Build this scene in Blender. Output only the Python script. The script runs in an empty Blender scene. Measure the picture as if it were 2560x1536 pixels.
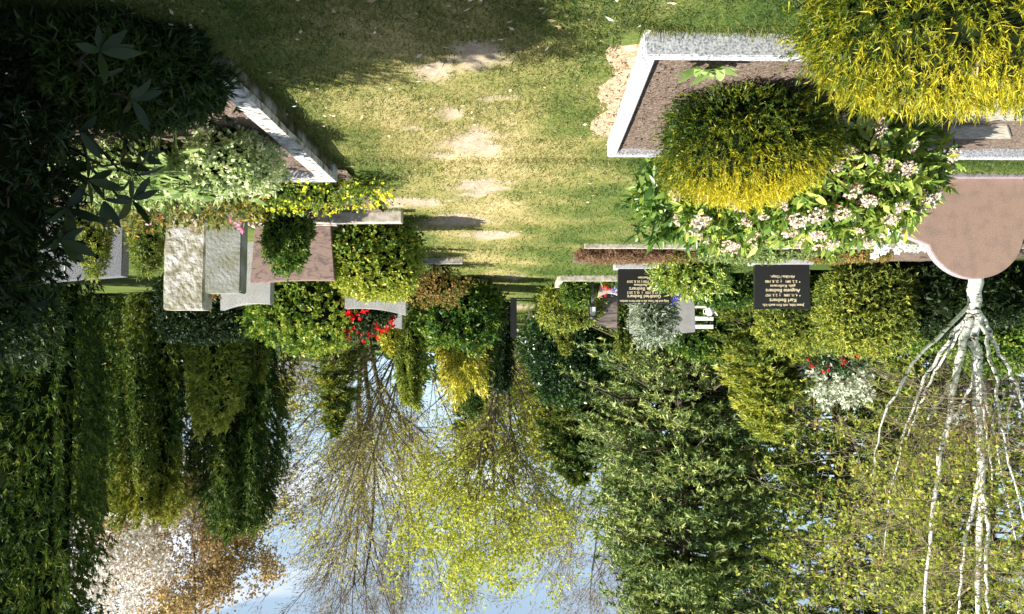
import bpy, bmesh, math
import numpy as np
from mathutils import Matrix, Vector

# ------------------------------------------------------------------ camera, sky, sun, exposure
S = bpy.context.scene
FPX, HZ, CAMH = 2050.0, 887.0, 1.6
TILT = math.atan((HZ - 768) / FPX)
cam = bpy.data.cameras.new('camera')
cam.sensor_width = 36.0
cam.lens = FPX / 2560 * 36.0
cam.clip_end = 2000
cam.clip_start = 0.05
camo = bpy.data.objects.new('camera', cam)
S.collection.objects.link(camo)
_F = Vector((0, math.cos(TILT), -math.sin(TILT)))
_U = Vector((0, math.sin(TILT), math.cos(TILT)))
_R = Vector((1, 0, 0))
# the photograph was taken with the phone held upside down: the camera is rolled by 180 degrees
m = Matrix((-_R, -_U, -_F)).transposed().to_4x4()
m.translation = (0, 0, CAMH)
camo.matrix_world = m
S.camera = camo

SUN_EL, SUN_AZ = math.radians(43), math.radians(-24)      # azimuth from +X towards +Y
sd = Vector((math.cos(SUN_EL) * math.cos(SUN_AZ), math.cos(SUN_EL) * math.sin(SUN_AZ), math.sin(SUN_EL)))
W = bpy.data.worlds.new('World')
S.world = W
W.use_nodes = True
nt = W.node_tree
nt.nodes.clear()
sky = nt.nodes.new('ShaderNodeTexSky')
sky.sky_type = 'NISHITA'
sky.sun_disc = False
sky.sun_elevation = SUN_EL
sky.sun_rotation = math.atan2(sd.x, sd.y)
sky.air_density = 1.0
sky.dust_density = 1.3
bg = nt.nodes.new('ShaderNodeBackground')
bg.inputs['Strength'].default_value = 0.055
wout = nt.nodes.new('ShaderNodeOutputWorld')
tc = nt.nodes.new('ShaderNodeTexCoord')
mp = nt.nodes.new('ShaderNodeMapping')
mp.inputs['Scale'].default_value = (1.0, 1.0, 4.5)
mp.inputs['Location'].default_value = (0.35, 0.1, 0.62)
cn = nt.nodes.new('ShaderNodeTexNoise')
cn.inputs['Scale'].default_value = 2.6
cn.inputs['Detail'].default_value = 5
cn.inputs['Roughness'].default_value = 0.45
cr = nt.nodes.new('ShaderNodeValToRGB')
cr.color_ramp.elements[0].position = 0.57
cr.color_ramp.elements[1].position = 0.69
cr.color_ramp.elements[0].color = (.06, .06, .06, 1)
mx = nt.nodes.new('ShaderNodeMix')
mx.data_type = 'RGBA'
mx.inputs[7].default_value = (11.0, 11.3, 11.8, 1)
nt.links.new(tc.outputs['Generated'], mp.inputs['Vector'])
nt.links.new(mp.outputs[0], cn.inputs['Vector'])
nt.links.new(cn.outputs['Fac'], cr.inputs[0])
nt.links.new(cr.outputs[0], mx.inputs[0])
# pale haze towards the horizon, the same all round
sx = nt.nodes.new('ShaderNodeSeparateXYZ')
nt.links.new(tc.outputs['Generated'], sx.inputs[0])
h1 = nt.nodes.new('ShaderNodeMath'); h1.operation = 'SUBTRACT'; h1.use_clamp = True; h1.inputs[0].default_value = 1.0
nt.links.new(sx.outputs['Z'], h1.inputs[1])
h2 = nt.nodes.new('ShaderNodeMath'); h2.operation = 'POWER'; h2.inputs[1].default_value = 3.0
nt.links.new(h1.outputs[0], h2.inputs[0])
hm = nt.nodes.new('ShaderNodeMix'); hm.data_type = 'RGBA'
hm.inputs[7].default_value = (6.3, 8.6, 10.6, 1)
nt.links.new(h2.outputs[0], hm.inputs[0])
nt.links.new(sky.outputs[0], hm.inputs[6])
nt.links.new(hm.outputs[2], mx.inputs[6])
nt.links.new(mx.outputs[2], bg.inputs['Color'])
nt.links.new(bg.outputs[0], wout.inputs[0])

sl = bpy.data.lights.new('sun', 'SUN')
sl.energy = 5.0
sl.angle = math.radians(0.53)
sl.color = (1.0, 0.955, 0.88)
so = bpy.data.objects.new('sun', sl)
so.rotation_euler = sd.to_track_quat('Z', 'Y').to_euler()
S.collection.objects.link(so)
S.view_settings.view_transform = 'Standard'
S.view_settings.look = 'None'
S.view_settings.gamma = 1
S.view_settings.use_curve_mapping = False
S.view_settings.exposure = 1.2
S.render.engine = 'CYCLES'
S.cycles.max_bounces = 6
S.cycles.transparent_max_bounces = 4

COL = S.collection
RNG = np.random.default_rng(11)


# ------------------------------------------------------------------ helpers
def ray(px, py):
    return _F - (px - 1280) / FPX * _R + (py - 768) / FPX * _U


def at(px, py, d):                    # point seen at this pixel, d metres down the lawn
    r = ray(px, py)
    t = d / r.y
    return Vector((r.x * t, d, CAMH + r.z * t))


def gnd(px, py, z=0.0):               # point of the plane z under this pixel
    r = ray(px, py)
    t = (z - CAMH) / r.z
    return Vector((r.x * t, r.y * t, z))


def xat(px, d):
    return -(px - 1280) / FPX * d


def zat(py, d):
    return CAMH - (HZ - py) / FPX * d


def unit(v):
    return v / np.maximum(np.linalg.norm(v, axis=-1, keepdims=True), 1e-9)


def fbm(p, freq, seed, octaves=3):
    r = np.random.default_rng(seed)
    out = np.zeros(p.shape[0])
    amp, tot = 1.0, 0.0
    for o in range(octaves):
        for _ in range(5):
            k = unit(r.normal(size=3)) * freq * (0.7 + 0.6 * r.random())
            out += amp * np.sin(p @ k + r.random() * 6.28)
        tot += amp * 5
        amp *= 0.55
        freq *= 2.1
    return out / tot * 2.2


def setp(o, label=None, cat=None, group=None, kind=None):
    if label: o['label'] = label
    if cat: o['category'] = cat
    if group: o['group'] = group
    if kind: o['kind'] = kind
    return o


def thing(name, label, cat, loc, group=None):
    o = bpy.data.objects.new(name, None)
    o.empty_display_size = 0.1
    o.location = loc
    COL.objects.link(o)
    return setp(o, label, cat, group)


def link(name, me, parent=None, kind=None, loc=None):
    o = bpy.data.objects.new(name, me)
    COL.objects.link(o)
    if parent is not None: o.parent = parent
    if loc is not None: o.location = loc
    if kind: o['kind'] = kind
    return o


def mesh_np(name, pieces, mat, tint=None, smooth=False):
    """pieces: list of (V, F) with F an (n,3) or (n,4) array"""
    vs, loops, starts, off, lo = [], [], [], 0, 0
    for V, Fc in pieces:
        vs.append(V)
        k = Fc.shape[1]
        loops.append((Fc + off).ravel())
        starts.append(lo + np.arange(Fc.shape[0]) * k)
        lo += Fc.size
        off += V.shape[0]
    V = np.concatenate(vs).astype(np.float32)
    L = np.concatenate(loops).astype(np.int32)
    ST = np.concatenate(starts).astype(np.int32)
    me = bpy.data.meshes.new(name)
    me.vertices.add(len(V))
    me.vertices.foreach_set('co', V.ravel())
    me.loops.add(len(L))
    me.loops.foreach_set('vertex_index', L)
    me.polygons.add(len(ST))
    me.polygons.foreach_set('loop_start', ST)
    if smooth:
        me.polygons.foreach_set('use_smooth', np.ones(len(ST), dtype=bool))
    if tint is not None:
        a = me.attributes.new('tint', 'FLOAT', 'POINT')
        a.data.foreach_set('value', np.clip(tint, 0, 1).astype(np.float32))
    me.update(calc_edges=True)
    if mat: me.materials.append(mat)
    return me


def mk(name, pieces, mat, parent=None, tint=None, smooth=False, kind=None):
    if parent is not None:
        l = np.array(parent.location)
        pieces = [(V - l, Fc) for V, Fc in pieces]
    return link(name, mesh_np(name, pieces, mat, tint, smooth), parent, kind)


def leafset(P, D, N, L, Wd, kind='diamond', droop=0.0):
    """base points, directions, normals, lengths, widths -> V, F, leaf index of each vertex"""
    n = len(P)
    D = unit(D)
    Sd = unit(np.cross(D, N))
    Nn = np.cross(Sd, D)
    L = np.broadcast_to(L, (n,))[:, None]
    Wd = np.broadcast_to(Wd, (n,))[:, None] * 0.5
    i = np.arange(n)[:, None]
    if kind == 'needle':
        V = np.stack([P - Sd * Wd, P + Sd * Wd, P + D * L], 1)
        Fc = i * 3 + np.array([[0, 1, 2]])
        k = 3
    elif kind == 'diamond':
        mid = P + D * L * 0.48
        V = np.stack([P, mid + Sd * Wd, P + D * L - Nn * L * droop, mid - Sd * Wd], 1)
        Fc = i * 4 + np.array([[0, 1, 2, 3]])
        k = 4
    else:                              # folded leaf with a midrib
        mid = P + D * L * 0.5
        rib = mid - Nn * L * 0.03
        V = np.stack([P, mid + Sd * Wd + Nn * L * 0.05, P + D * L - Nn * L * (droop + 0.04),
                      mid - Sd * Wd + Nn * L * 0.05, rib], 1)
        Fc = np.concatenate([i * 5 + np.array([[0, 1, 2, 4]]), i * 5 + np.array([[0, 4, 2, 3]])])
        k = 5
    return V.reshape(-1, 3), Fc, np.repeat(np.arange(n), k)


def blob(n, c, rad, e=2.4, seed=0, lump=0.12, lf=3.0, shell=0.72, zcut=-1.0, taper=0.0):
    r = np.random.default_rng(seed)
    u = unit(r.normal(size=(int(n * 1.6) if zcut > -1 else n, 3)))
    if zcut > -1:
        u = u[u[:, 2] > zcut][:n]
    s = (np.abs(u) ** e).sum(1) ** (-1 / e)
    q = u * s[:, None]
    rad = np.array(rad, float)
    nr = unit(np.sign(q) * np.abs(q) ** (e - 1) / rad)
    t = 1 - taper * (q[:, 2] + 1) / 2
    q2 = q * rad
    q2[:, :2] *= t[:, None]
    f = 1 + lump * fbm(q2, lf / rad.mean(), seed + 5)
    dp = shell + (1 - shell) * r.random(len(q)) ** 0.6
    dp = np.where(r.random(len(q)) < .05, 1 + .10 * r.random(len(q)), dp)
    return np.array(c) + q2 * (f * dp)[:, None], nr, q, dp


def sprays(P, A, m, spread, L, Wd, kind, seed, jitter=0.5, droop=0.0):
    r = np.random.default_rng(seed)
    n = len(P)
    idx = np.repeat(np.arange(n), m)
    L = np.broadcast_to(L, (n,))[idx] * (0.55 + 0.75 * r.random(n * m) ** 1.5) * (.8 + .45 * r.random(n))[idx]
    D = unit(unit(A)[idx] + spread * r.normal(size=(n * m, 3)))
    B = P[idx] + unit(A)[idx] * (L * jitter * (r.random(n * m) * 2 - 1))[:, None]
    N = unit(.75 * r.normal(size=(n * m, 3)) + 1.1 * A[idx])
    V, Fc, li = leafset(B, D, N, L, np.broadcast_to(Wd, (n,))[idx] * (0.8 + 0.4 * r.random(n * m)), kind, droop)
    return V, Fc, idx[li], li


def tube(pts, radii, k=8):
    pts = np.array(pts, float)
    radii = np.array(radii, float)
    d = np.gradient(pts, axis=0)
    d = unit(d)
    a = np.array([0.31, 0.95, 0.05])
    s = unit(np.cross(d, a))
    u = np.cross(s, d)
    th = np.arange(k) / k * 2 * np.pi
    ring = s[:, None, :] * np.cos(th)[None, :, None] + u[:, None, :] * np.sin(th)[None, :, None]
    V = (pts[:, None, :] + ring * radii[:, None, None]).reshape(-1, 3)
    n = len(pts)
    i = (np.arange(n - 1) * k)[:, None]
    j = np.arange(k)[None, :]
    j2 = (j + 1) % k
    Fc = np.stack([i + j, i + j2, i + k + j2, i + k + j], -1).reshape(-1, 4)
    return V, Fc


def segs(p0, p1, r0, r1, k=3):
    d = unit(p1 - p0)
    a = np.where(np.abs(d[:, 2:3]) > 0.9, np.array([[1.0, 0, 0]]), np.array([[0, 0, 1.0]]))
    s = unit(np.cross(d, a))
    u = np.cross(s, d)
    th = np.arange(k) / k * 2 * np.pi
    ring = s[:, None, :] * np.cos(th)[None, :, None] + u[:, None, :] * np.sin(th)[None, :, None]
    V = np.concatenate([p0[:, None] + ring * np.reshape(r0, (-1, 1, 1)), p1[:, None] + ring * np.reshape(r1, (-1, 1, 1))], 1)
    n = len(p0)
    i = (np.arange(n) * 2 * k)[:, None]
    j = np.arange(k)[None, :]
    j2 = (j + 1) % k
    Fc = np.stack([i + j, i + j2, i + k + j2, i + k + j], -1).reshape(-1, 4)
    return V.reshape(-1, 3), Fc


def slim(p0, p1, r0, r1, seed=0):
    g = np.random.default_rng(seed)
    V, Fc, li = leafset(p0, p1 - p0, unit(g.normal(size=p0.shape)), np.linalg.norm(p1 - p0, axis=1), 3.2 * r0, 'diamond')
    return V, Fc


def grow(p, d, L, r, levels, seed, rmin=.0012):
    """level-by-level branching; returns list of (p0,p1,r0,r1) per level and the last level's nodes"""
    g = np.random.default_rng(seed)
    p, d = np.atleast_2d(p).astype(float), unit(np.atleast_2d(d).astype(float))
    L = np.broadcast_to(L, (len(p),)).astype(float)
    r = np.broadcast_to(r, (len(p),)).astype(float)
    out, nodes, nd = [], None, None
    for lv in levels:
        Sg = lv.get('seg', 5)
        n = len(p)
        pos, dirs, rad = [p], [d], [r]
        q, e = p.copy(), d.copy()
        for s in range(Sg):
            e = unit(e + lv.get('curve', 0.12) * g.normal(size=(n, 3)) + np.array([0, 0, lv.get('up', 0.0)]))
            q = q + e * (L / Sg)[:, None]
            pos.append(q); dirs.append(e)
            rad.append(r * (1 - lv.get('taper', 0.75) * (s + 1) / Sg))
        pos, dirs, rad = np.array(pos), np.array(dirs), np.array(rad)
        out.append((pos[:-1].reshape(-1, 3), pos[1:].reshape(-1, 3), rad[:-1].ravel(), rad[1:].ravel()))
        nodes, nd = pos[1:].reshape(-1, 3), dirs[1:].reshape(-1, 3)
        c = lv.get('n', 0)
        if not c: break
        t = lv.get('t0', 0.25) + (1 - lv.get('t0', 0.25)) * g.random((n, c))
        si = np.minimum((t * Sg).astype(int), Sg - 1)
        fr = t * Sg - si
        bi = np.arange(n)[:, None]
        cp = pos[si, bi] * (1 - fr)[..., None] + pos[si + 1, bi] * fr[..., None]
        cd = dirs[si + 1, bi]
        pr = unit(np.cross(cd, g.normal(size=cd.shape)))
        an = np.radians(lv.get('ang', 40)) * (0.65 + 0.7 * g.random((n, c)))[..., None]
        nd2 = cd * np.cos(an) + pr * np.sin(an)
        cl = L[:, None] * lv.get('len', 0.55) * (1.15 - 0.6 * t) * (0.7 + 0.6 * g.random((n, c)))
        crd = np.maximum((rad[si, bi]) * lv.get('rr', 0.6), rmin)
        p, d, L, r = cp.reshape(-1, 3), nd2.reshape(-1, 3), cl.ravel(), crd.ravel()
    return out, nodes, nd


def boxmesh(name, sx, sy, sz, mat, bev=0.006, cuts=0, rough=0.0, seed=0):
    """box on z 0..sz, centred in x and y"""
    bm = bmesh.new()
    bmesh.ops.create_cube(bm, size=1.0)
    for v in bm.verts:
        v.co = Vector((v.co.x * sx, v.co.y * sy, (v.co.z + 0.5) * sz))
    if bev > 0:
        bmesh.ops.bevel(bm, geom=bm.edges[:], offset=bev, segments=2, affect='EDGES')
    if cuts:
        bmesh.ops.subdivide_edges(bm, edges=[e for e in bm.edges if e.calc_length() > min(sx, sy, sz) * 0.6], cuts=cuts, use_grid_fill=True)
        bm.normal_update()
        P = np.array([v.co for v in bm.verts])
        f = fbm(P, 9, seed, 2)
        f2 = np.random.default_rng(seed).normal(size=len(P)) * .12
        nn = [v.normal.copy() for v in bm.verts]
        for v, a, b, n_ in zip(bm.verts, f, f2, nn):
            v.co += n_ * (a * rough + b * rough * 0.35)
    me = bpy.data.meshes.new(name)
    bm.to_mesh(me)
    bm.free()
    me.materials.append(mat)
    return me


def prism(name, outline, t, mat, bev=0.008):
    """outline in (x, z), front face at y = 0, back at y = t"""
    bm = bmesh.new()
    vs = [bm.verts.new((x, 0, z)) for x, z in outline]
    f = bm.faces.new(vs)
    r = bmesh.ops.extrude_face_region(bm, geom=[f])
    nv = [g for g in r['geom'] if isinstance(g, bmesh.types.BMVert)]
    for v in nv: v.co.y += t
    bmesh.ops.recalc_face_normals(bm, faces=bm.faces[:])
    if bev:
        es = [e for e in bm.edges if e.calc_face_angle(0) > 0.9]
        bmesh.ops.bevel(bm, geom=es, offset=bev, segments=2, affect='EDGES')
    me = bpy.data.meshes.new(name)
    bm.to_mesh(me)
    bm.free()
    me.materials.append(mat)
    return me


# ------------------------------------------------------------------ materials
def newmat(name):
    m_ = bpy.data.materials.new(name)
    m_.use_nodes = True
    n_ = m_.node_tree
    n_.nodes.clear()
    o = n_.nodes.new('ShaderNodeOutputMaterial')
    b = n_.nodes.new('ShaderNodeBsdfPrincipled')
    n_.links.new(b.outputs[0], o.inputs[0])
    return m_, n_, b, o


def ramp(n_, stops):
    r = n_.nodes.new('ShaderNodeValToRGB')
    els = r.color_ramp.elements
    while len(els) > 1: els.remove(els[-1])
    els[0].position = stops[0][0]
    els[0].color = (*stops[0][1], 1)
    for p, c in stops[1:]:
        e = els.new(p)
        e.color = (*c, 1)
    return r


def leafmat(name, *cols, rough=0.5, trans=0.3, spec=0.35, gain=1.25):
    cols = [tuple(min(.86, v * gain) for v in c) for c in cols]
    m_, n_, b, o = newmat(name)
    at_ = n_.nodes.new('ShaderNodeAttribute')
    at_.attribute_name = 'tint'
    k = len(cols)
    rp = ramp(n_, [(i / (k - 1), c) for i, c in enumerate(cols)])
    n_.links.new(at_.outputs['Fac'], rp.inputs[0])
    n_.links.new(rp.outputs[0], b.inputs['Base Color'])
    b.inputs['Roughness'].default_value = rough
    b.inputs['Specular IOR Level'].default_value = spec
    if trans > 0:
        t = n_.nodes.new('ShaderNodeBsdfTranslucent')
        hv = n_.nodes.new('ShaderNodeHueSaturation')
        hv.inputs['Value'].default_value = 1.5
        hv.inputs['Saturation'].default_value = 1.1
        n_.links.new(rp.outputs[0], hv.inputs['Color'])
        n_.links.new(hv.outputs[0], t.inputs['Color'])
        ms = n_.nodes.new('ShaderNodeMixShader')
        ms.inputs[0].default_value = trans
        n_.links.new(b.outputs[0], ms.inputs[1])
        n_.links.new(t.outputs[0], ms.inputs[2])
        n_.links.new(ms.outputs[0], o.inputs[0])
    return m_


def noisemat(name, stops, scale, rough=0.7, bump=0.0, bscale=None, detail=6, spec=0.3, dist=0.0, stretch=None, stops2=None, scale2=None, fac2=0.5):
    m_, n_, b, o = newmat(name)
    tc_ = n_.nodes.new('ShaderNodeTexCoord')
    src = tc_.outputs['Object']
    if stretch:
        mp_ = n_.nodes.new('ShaderNodeMapping')
        mp_.inputs['Scale'].default_value = stretch[:3]
        if len(stretch) > 3: mp_.inputs['Rotation'].default_value = (0, stretch[3], 0)
        n_.links.new(src, mp_.inputs['Vector'])
        src = mp_.outputs[0]
    nz = n_.nodes.new('ShaderNodeTexNoise')
    nz.inputs['Scale'].default_value = scale
    nz.inputs['Detail'].default_value = detail
    nz.inputs['Distortion'].default_value = dist
    n_.links.new(src, nz.inputs['Vector'])
    rp = ramp(n_, stops)
    n_.links.new(nz.outputs['Fac'], rp.inputs[0])
    col = rp.outputs[0]
    if stops2:
        nz2 = n_.nodes.new('ShaderNodeTexNoise')
        nz2.inputs['Scale'].default_value = scale2
        nz2.inputs['Detail'].default_value = 4
        n_.links.new(tc_.outputs['Object'], nz2.inputs['Vector'])
        rp2 = ramp(n_, stops2)
        n_.links.new(nz2.outputs['Fac'], rp2.inputs[0])
        mm = n_.nodes.new('ShaderNodeMix')
        mm.data_type = 'RGBA'
        mm.blend_type = 'MULTIPLY'
        mm.inputs[0].default_value = fac2
        n_.links.new(col, mm.inputs[6])
        n_.links.new(rp2.outputs[0], mm.inputs[7])
        col = mm.outputs[2]
    n_.links.new(col, b.inputs['Base Color'])
    b.inputs['Roughness'].default_value = rough
    b.inputs['Specular IOR Level'].default_value = spec
    if bump:
        bz = n_.nodes.new('ShaderNodeTexNoise')
        bz.inputs['Scale'].default_value = bscale or scale
        bz.inputs['Detail'].default_value = 6
        n_.links.new(tc_.outputs['Object'], bz.inputs['Vector'])
        bp = n_.nodes.new('ShaderNodeBump')
        bp.inputs['Strength'].default_value = bump
        bp.inputs['Distance'].default_value = 0.02
        n_.links.new(bz.outputs['Fac'], bp.inputs['Height'])
        n_.links.new(bp.outputs[0], b.inputs['Normal'])
    return m_


def plain(name, c, rough=0.6, metal=0.0):
    return noisemat(name, [(0.3, tuple(x * 0.85 for x in c)), (0.7, tuple(min(1, x * 1.1) for x in c))], 9, rough)


M = {}
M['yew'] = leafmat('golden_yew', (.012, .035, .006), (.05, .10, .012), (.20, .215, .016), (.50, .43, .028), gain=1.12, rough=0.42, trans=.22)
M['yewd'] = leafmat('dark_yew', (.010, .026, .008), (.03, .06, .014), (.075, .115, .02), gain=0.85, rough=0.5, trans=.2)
M['thuja'] = leafmat('thuja', (.018, .042, .010), (.05, .09, .016), (.12, .155, .028), (.24, .235, .035), gain=1.3, rough=0.6, trans=.22)
M['olive'] = leafmat('olive_conifer', (.032, .056, .012), (.095, .13, .022), (.18, .205, .034), (.32, .31, .05), gain=1.6, rough=0.6, trans=.25)
M['bush'] = leafmat('bush_green', (.02, .05, .010), (.07, .125, .018), (.16, .20, .03), (.27, .27, .045), gain=1.7, rough=0.45, trans=.28)
M['goldc'] = leafmat('gold_conifer', (.11, .14, .015), (.28, .28, .03), (.52, .47, .06), (.68, .60, .18), gain=1.2, rough=0.55, trans=.25)
M['laurel'] = leafmat('laurel', (.008, .022, .008), (.025, .055, .015), (.06, .10, .022), gain=1.7, rough=0.28, trans=.15, spec=.6)
M['fir'] = leafmat('fir', (.03, .05, .018), (.078, .115, .034), (.15, .185, .055), (.26, .27, .09), gain=1.9, rough=0.5, trans=.2)
M['fresh'] = leafmat('fresh_leaf', (.18, .21, .03), (.31, .33, .055), (.44, .44, .10), gain=1.35, rough=0.45, trans=.45)
M['haze'] = leafmat('hazel_leaf', (.18, .17, .04), (.29, .27, .06), (.40, .37, .09), gain=1.5, rough=0.5, trans=.4)
M['copper'] = leafmat('copper_leaf', (.11, .075, .035), (.22, .155, .065), (.36, .27, .12), gain=1.7, rough=0.6, trans=.35)
M['blossom'] = leafmat('blossom', (.30, .24, .17), (.52, .46, .40), (.78, .74, .70), gain=1.2, rough=0.6, trans=.35)
M['skim'] = leafmat('skimmia_leaf', (.03, .075, .016), (.09, .155, .028), (.20, .26, .045), (.40, .42, .09), gain=1.5, rough=0.32, trans=.2, spec=.55)
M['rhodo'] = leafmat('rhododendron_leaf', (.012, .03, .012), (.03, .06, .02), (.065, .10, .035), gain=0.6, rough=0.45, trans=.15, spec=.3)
M['cream'] = leafmat('cream_blossom', (.52, .37, .31), (.68, .53, .45), (.78, .68, .58), gain=1.0, rough=0.6, trans=.25)
M['varieg'] = leafmat('variegated', (.05, .10, .025), (.20, .28, .08), (.50, .55, .28), (.72, .72, .5), gain=1.25, rough=0.45, trans=.25)
M['azal'] = leafmat('azalea_leaf', (.05, .08, .02), (.16, .17, .04), (.30, .20, .05), (.38, .10, .03), gain=1.4, rough=0.45, trans=.3)
M['rust'] = leafmat('rusty_leaf', (.10, .10, .02), (.26, .20, .05), (.42, .26, .10), (.45, .20, .08), gain=1.1, rough=0.6, trans=.3)
M['heather'] = leafmat('heather', (.12, .06, .035), (.22, .12, .07), (.30, .19, .10), gain=1.0, rough=0.8, trans=.1)
M['cover'] = leafmat('ground_cover', (.05, .09, .02), (.17, .23, .07), (.36, .40, .18), rough=0.6, trans=.25)
M['silver'] = leafmat('silver_leaf', (.10, .13, .08), (.25, .29, .20), (.48, .50, .40), gain=1.3, rough=0.5, trans=.2)
M['red'] = leafmat('red_blossom', (.42, .008, .012), (.65, .02, .03), (.80, .06, .07), rough=0.5, trans=.3)
M['pink'] = leafmat('pink_blossom', (.70, .10, .22), (.80, .22, .34), (.85, .4, .5), rough=0.5, trans=.3)
M['yellow'] = leafmat('yellow_blossom', (.72, .50, .01), (.85, .66, .02), (.9, .78, .1), rough=0.5, trans=.2)
M['white'] = leafmat('white_petal', (.72, .72, .62), (.82, .82, .76), (.88, .88, .86), gain=1.0, rough=0.5, trans=.3)
M['blue'] = leafmat('blue_blossom', (.08, .08, .35), (.2, .2, .55), (.5, .5, .75), rough=0.5, trans=.2)
M['grass'] = leafmat('grass_blade', (.035, .07, .012), (.11, .145, .03), (.25, .225, .075), (.44, .37, .18), gain=1.0, rough=0.55, trans=.25)
M['litter'] = leafmat('dry_litter', (.30, .20, .10), (.50, .40, .26), (.75, .70, .60), gain=1.0, rough=0.7, trans=.1)
M['core'] = noisemat('shade_core', [(.3, (.006, .010, .004)), (.7, (.016, .022, .008))], 20, .95, spec=0.0)  # dark body added inside foliage to block light, not real twigs
M['bark'] = noisemat('bark', [(.3, (.045, .036, .026)), (.7, (.13, .10, .07))], 12, .9, bump=.5, stretch=(3, 3, .6))
M['barkp'] = noisemat('pale_bark', [(.3, (.10, .085, .06)), (.7, (.24, .20, .15))], 12, .85, bump=.3, stretch=(3, 3, .6))
M['twig'] = noisemat('twig', [(.3, (.15, .115, .075)), (.7, (.30, .24, .16))], 3, .85)
M['birch'] = noisemat('birch_bark', [(.34, (.03, .028, .025)), (.40, (.30, .27, .22)), (.48, (.70, .68, .62)), (.8, (.84, .83, .80))], 9, .6, stretch=(1, 1, 3.4), dist=.6)
M['granite'] = noisemat('light_granite', [(.34, (.20, .20, .21)), (.45, (.42, .425, .44)), (.56, (.58, .585, .60)), (.7, (.74, .74, .75))], 85, .55, detail=3, stops2=[(.3, (.82, .82, .84)), (.7, (1, 1, 1))], scale2=5, fac2=.7)
M['granited'] = noisemat('grey_granite', [(.36, (.10, .10, .11)), (.5, (.20, .205, .22)), (.66, (.31, .32, .33))], 90, .45, detail=3)
M['granitem'] = noisemat('mid_granite', [(.36, (.26, .25, .25)), (.5, (.42, .41, .40)), (.66, (.56, .55, .54))], 70, .6, detail=4, stops2=[(.3, (.7, .68, .64)), (.7, (1, 1, 1))], scale2=4, fac2=.8)
M['pinkg'] = noisemat('pink_granite', [(.30, (.26, .17, .135)), (.45, (.35, .225, .175)), (.58, (.395, .265, .21)), (.72, (.46, .335, .275))], 110, .5, detail=4, stops2=[(.36, (.62, .70, .72)), (.54, (1, 1, 1))], scale2=9, fac2=.45)
M['pinks'] = noisemat('pink_granite_sawn', [(.36, (.24, .205, .215)), (.7, (.37, .32, .335))], 60, .6)
M['brownv'] = noisemat('veined_brown_granite', [(.30, (.13, .105, .10)), (.42, (.25, .185, .16)), (.52, (.37, .26, .215)), (.62, (.32, .23, .195)), (.74, (.17, .13, .125))], 4.5, .35, detail=4, dist=3.0, stretch=(1, 1, 1.9, .6))
M['brownv2'] = noisemat('streaked_brown_granite', [(.36, (.08, .07, .07)), (.5, (.19, .15, .135)), (.64, (.30, .24, .21))], 3.0, .4, detail=7, dist=1.2, stretch=(.7, 1, 4.5, -.7))
M['black'] = noisemat('black_granite', [(.4, (.010, .010, .011)), (.7, (.026, .025, .026))], 120, .30, spec=.5)
M['gold'] = plain('gilded_letters', (.74, .63, .40), .45)
M['rocky'] = noisemat('mossy_quartz', [(.32, (.13, .12, .05)), (.44, (.32, .30, .21)), (.56, (.52, .50, .44)), (.7, (.78, .77, .75))], 8, .8, bump=1.0, bscale=22, detail=9)
M['rocky2'] = noisemat('mossy_slate', [(.30, (.14, .14, .06)), (.44, (.24, .245, .18)), (.6, (.33, .33, .31)), (.74, (.44, .44, .43))], 4, .85, bump=.45, bscale=30, detail=9)
M['conc'] = noisemat('weathered_concrete', [(.32, (.17, .155, .12)), (.5, (.34, .32, .27)), (.68, (.50, .47, .41))], 16, .9, bump=.35, detail=8)
M['mossy'] = noisemat('mossy_concrete', [(.36, (.045, .04, .02)), (.47, (.13, .115, .06)), (.6, (.33, .31, .26)), (.72, (.55, .53, .48))], 5, .95, bump=.5, bscale=30, detail=9)
M['coping'] = noisemat('lichened_coping', [(.30, (.10, .09, .06)), (.42, (.34, .33, .29)), (.54, (.56, .55, .52)), (.72, (.70, .69, .66))], 18, .9, bump=.3, bscale=60, detail=8)
M['sand'] = noisemat('sandstone', [(.32, (.30, .26, .20)), (.5, (.46, .41, .34)), (.68, (.60, .55, .47))], 12, .85, bump=.3, detail=8)
M['slab'] = noisemat('paving_slab', [(.34, (.25, .22, .17)), (.5, (.34, .31, .25)), (.66, (.42, .39, .33))], 20, .9, bump=.25, detail=8)
M['soil'] = noisemat('soil', [(.30, (.085, .06, .043)), (.5, (.165, .12, .09)), (.68, (.26, .205, .16))], 48, .95, bump=.9, bscale=70, detail=9)
M['sandsoil'] = noisemat('sandy_soil', [(.30, (.24, .16, .09)), (.5, (.44, .32, .20)), (.7, (.60, .47, .33))], 30, .95, bump=.8, bscale=50, detail=9)
M['wpaint'] = plain('white_paint', (.78, .78, .76), .5)
M['dmetal'] = plain('dark_metal', (.03, .03, .032), .4)
M['green'] = plain('green_plastic', (.0, .42, .07), .35)
M['orange'] = plain('orange_ceramic', (.55, .24, .10), .5)
M['roof'] = noisemat('roof_tiles', [(.35, (.10, .10, .11)), (.65, (.20, .20, .22))], 14, .8, stretch=(1, 1, 4))
M['wallw'] = plain('render_wall', (.55, .53, .50), .85)
M['glass'] = plain('window_pane', (.05, .06, .07), .1)
M['peach'] = plain('pale_stone', (.70, .55, .47), .6)


# ------------------------------------------------------------------ the lawn
def axis(fine0, fine1, step, far0, far1, growf=1.16):
    a = list(np.arange(fine0, fine1 + step, step))
    s, x = step, a[-1]
    while x < far1:
        s *= growf; x += s; a.append(x)
    s, x, b = step, a[0], []
    while x > far0:
        s *= growf; x -= s; b.append(x)
    return np.array(b[::-1] + a)


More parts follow.
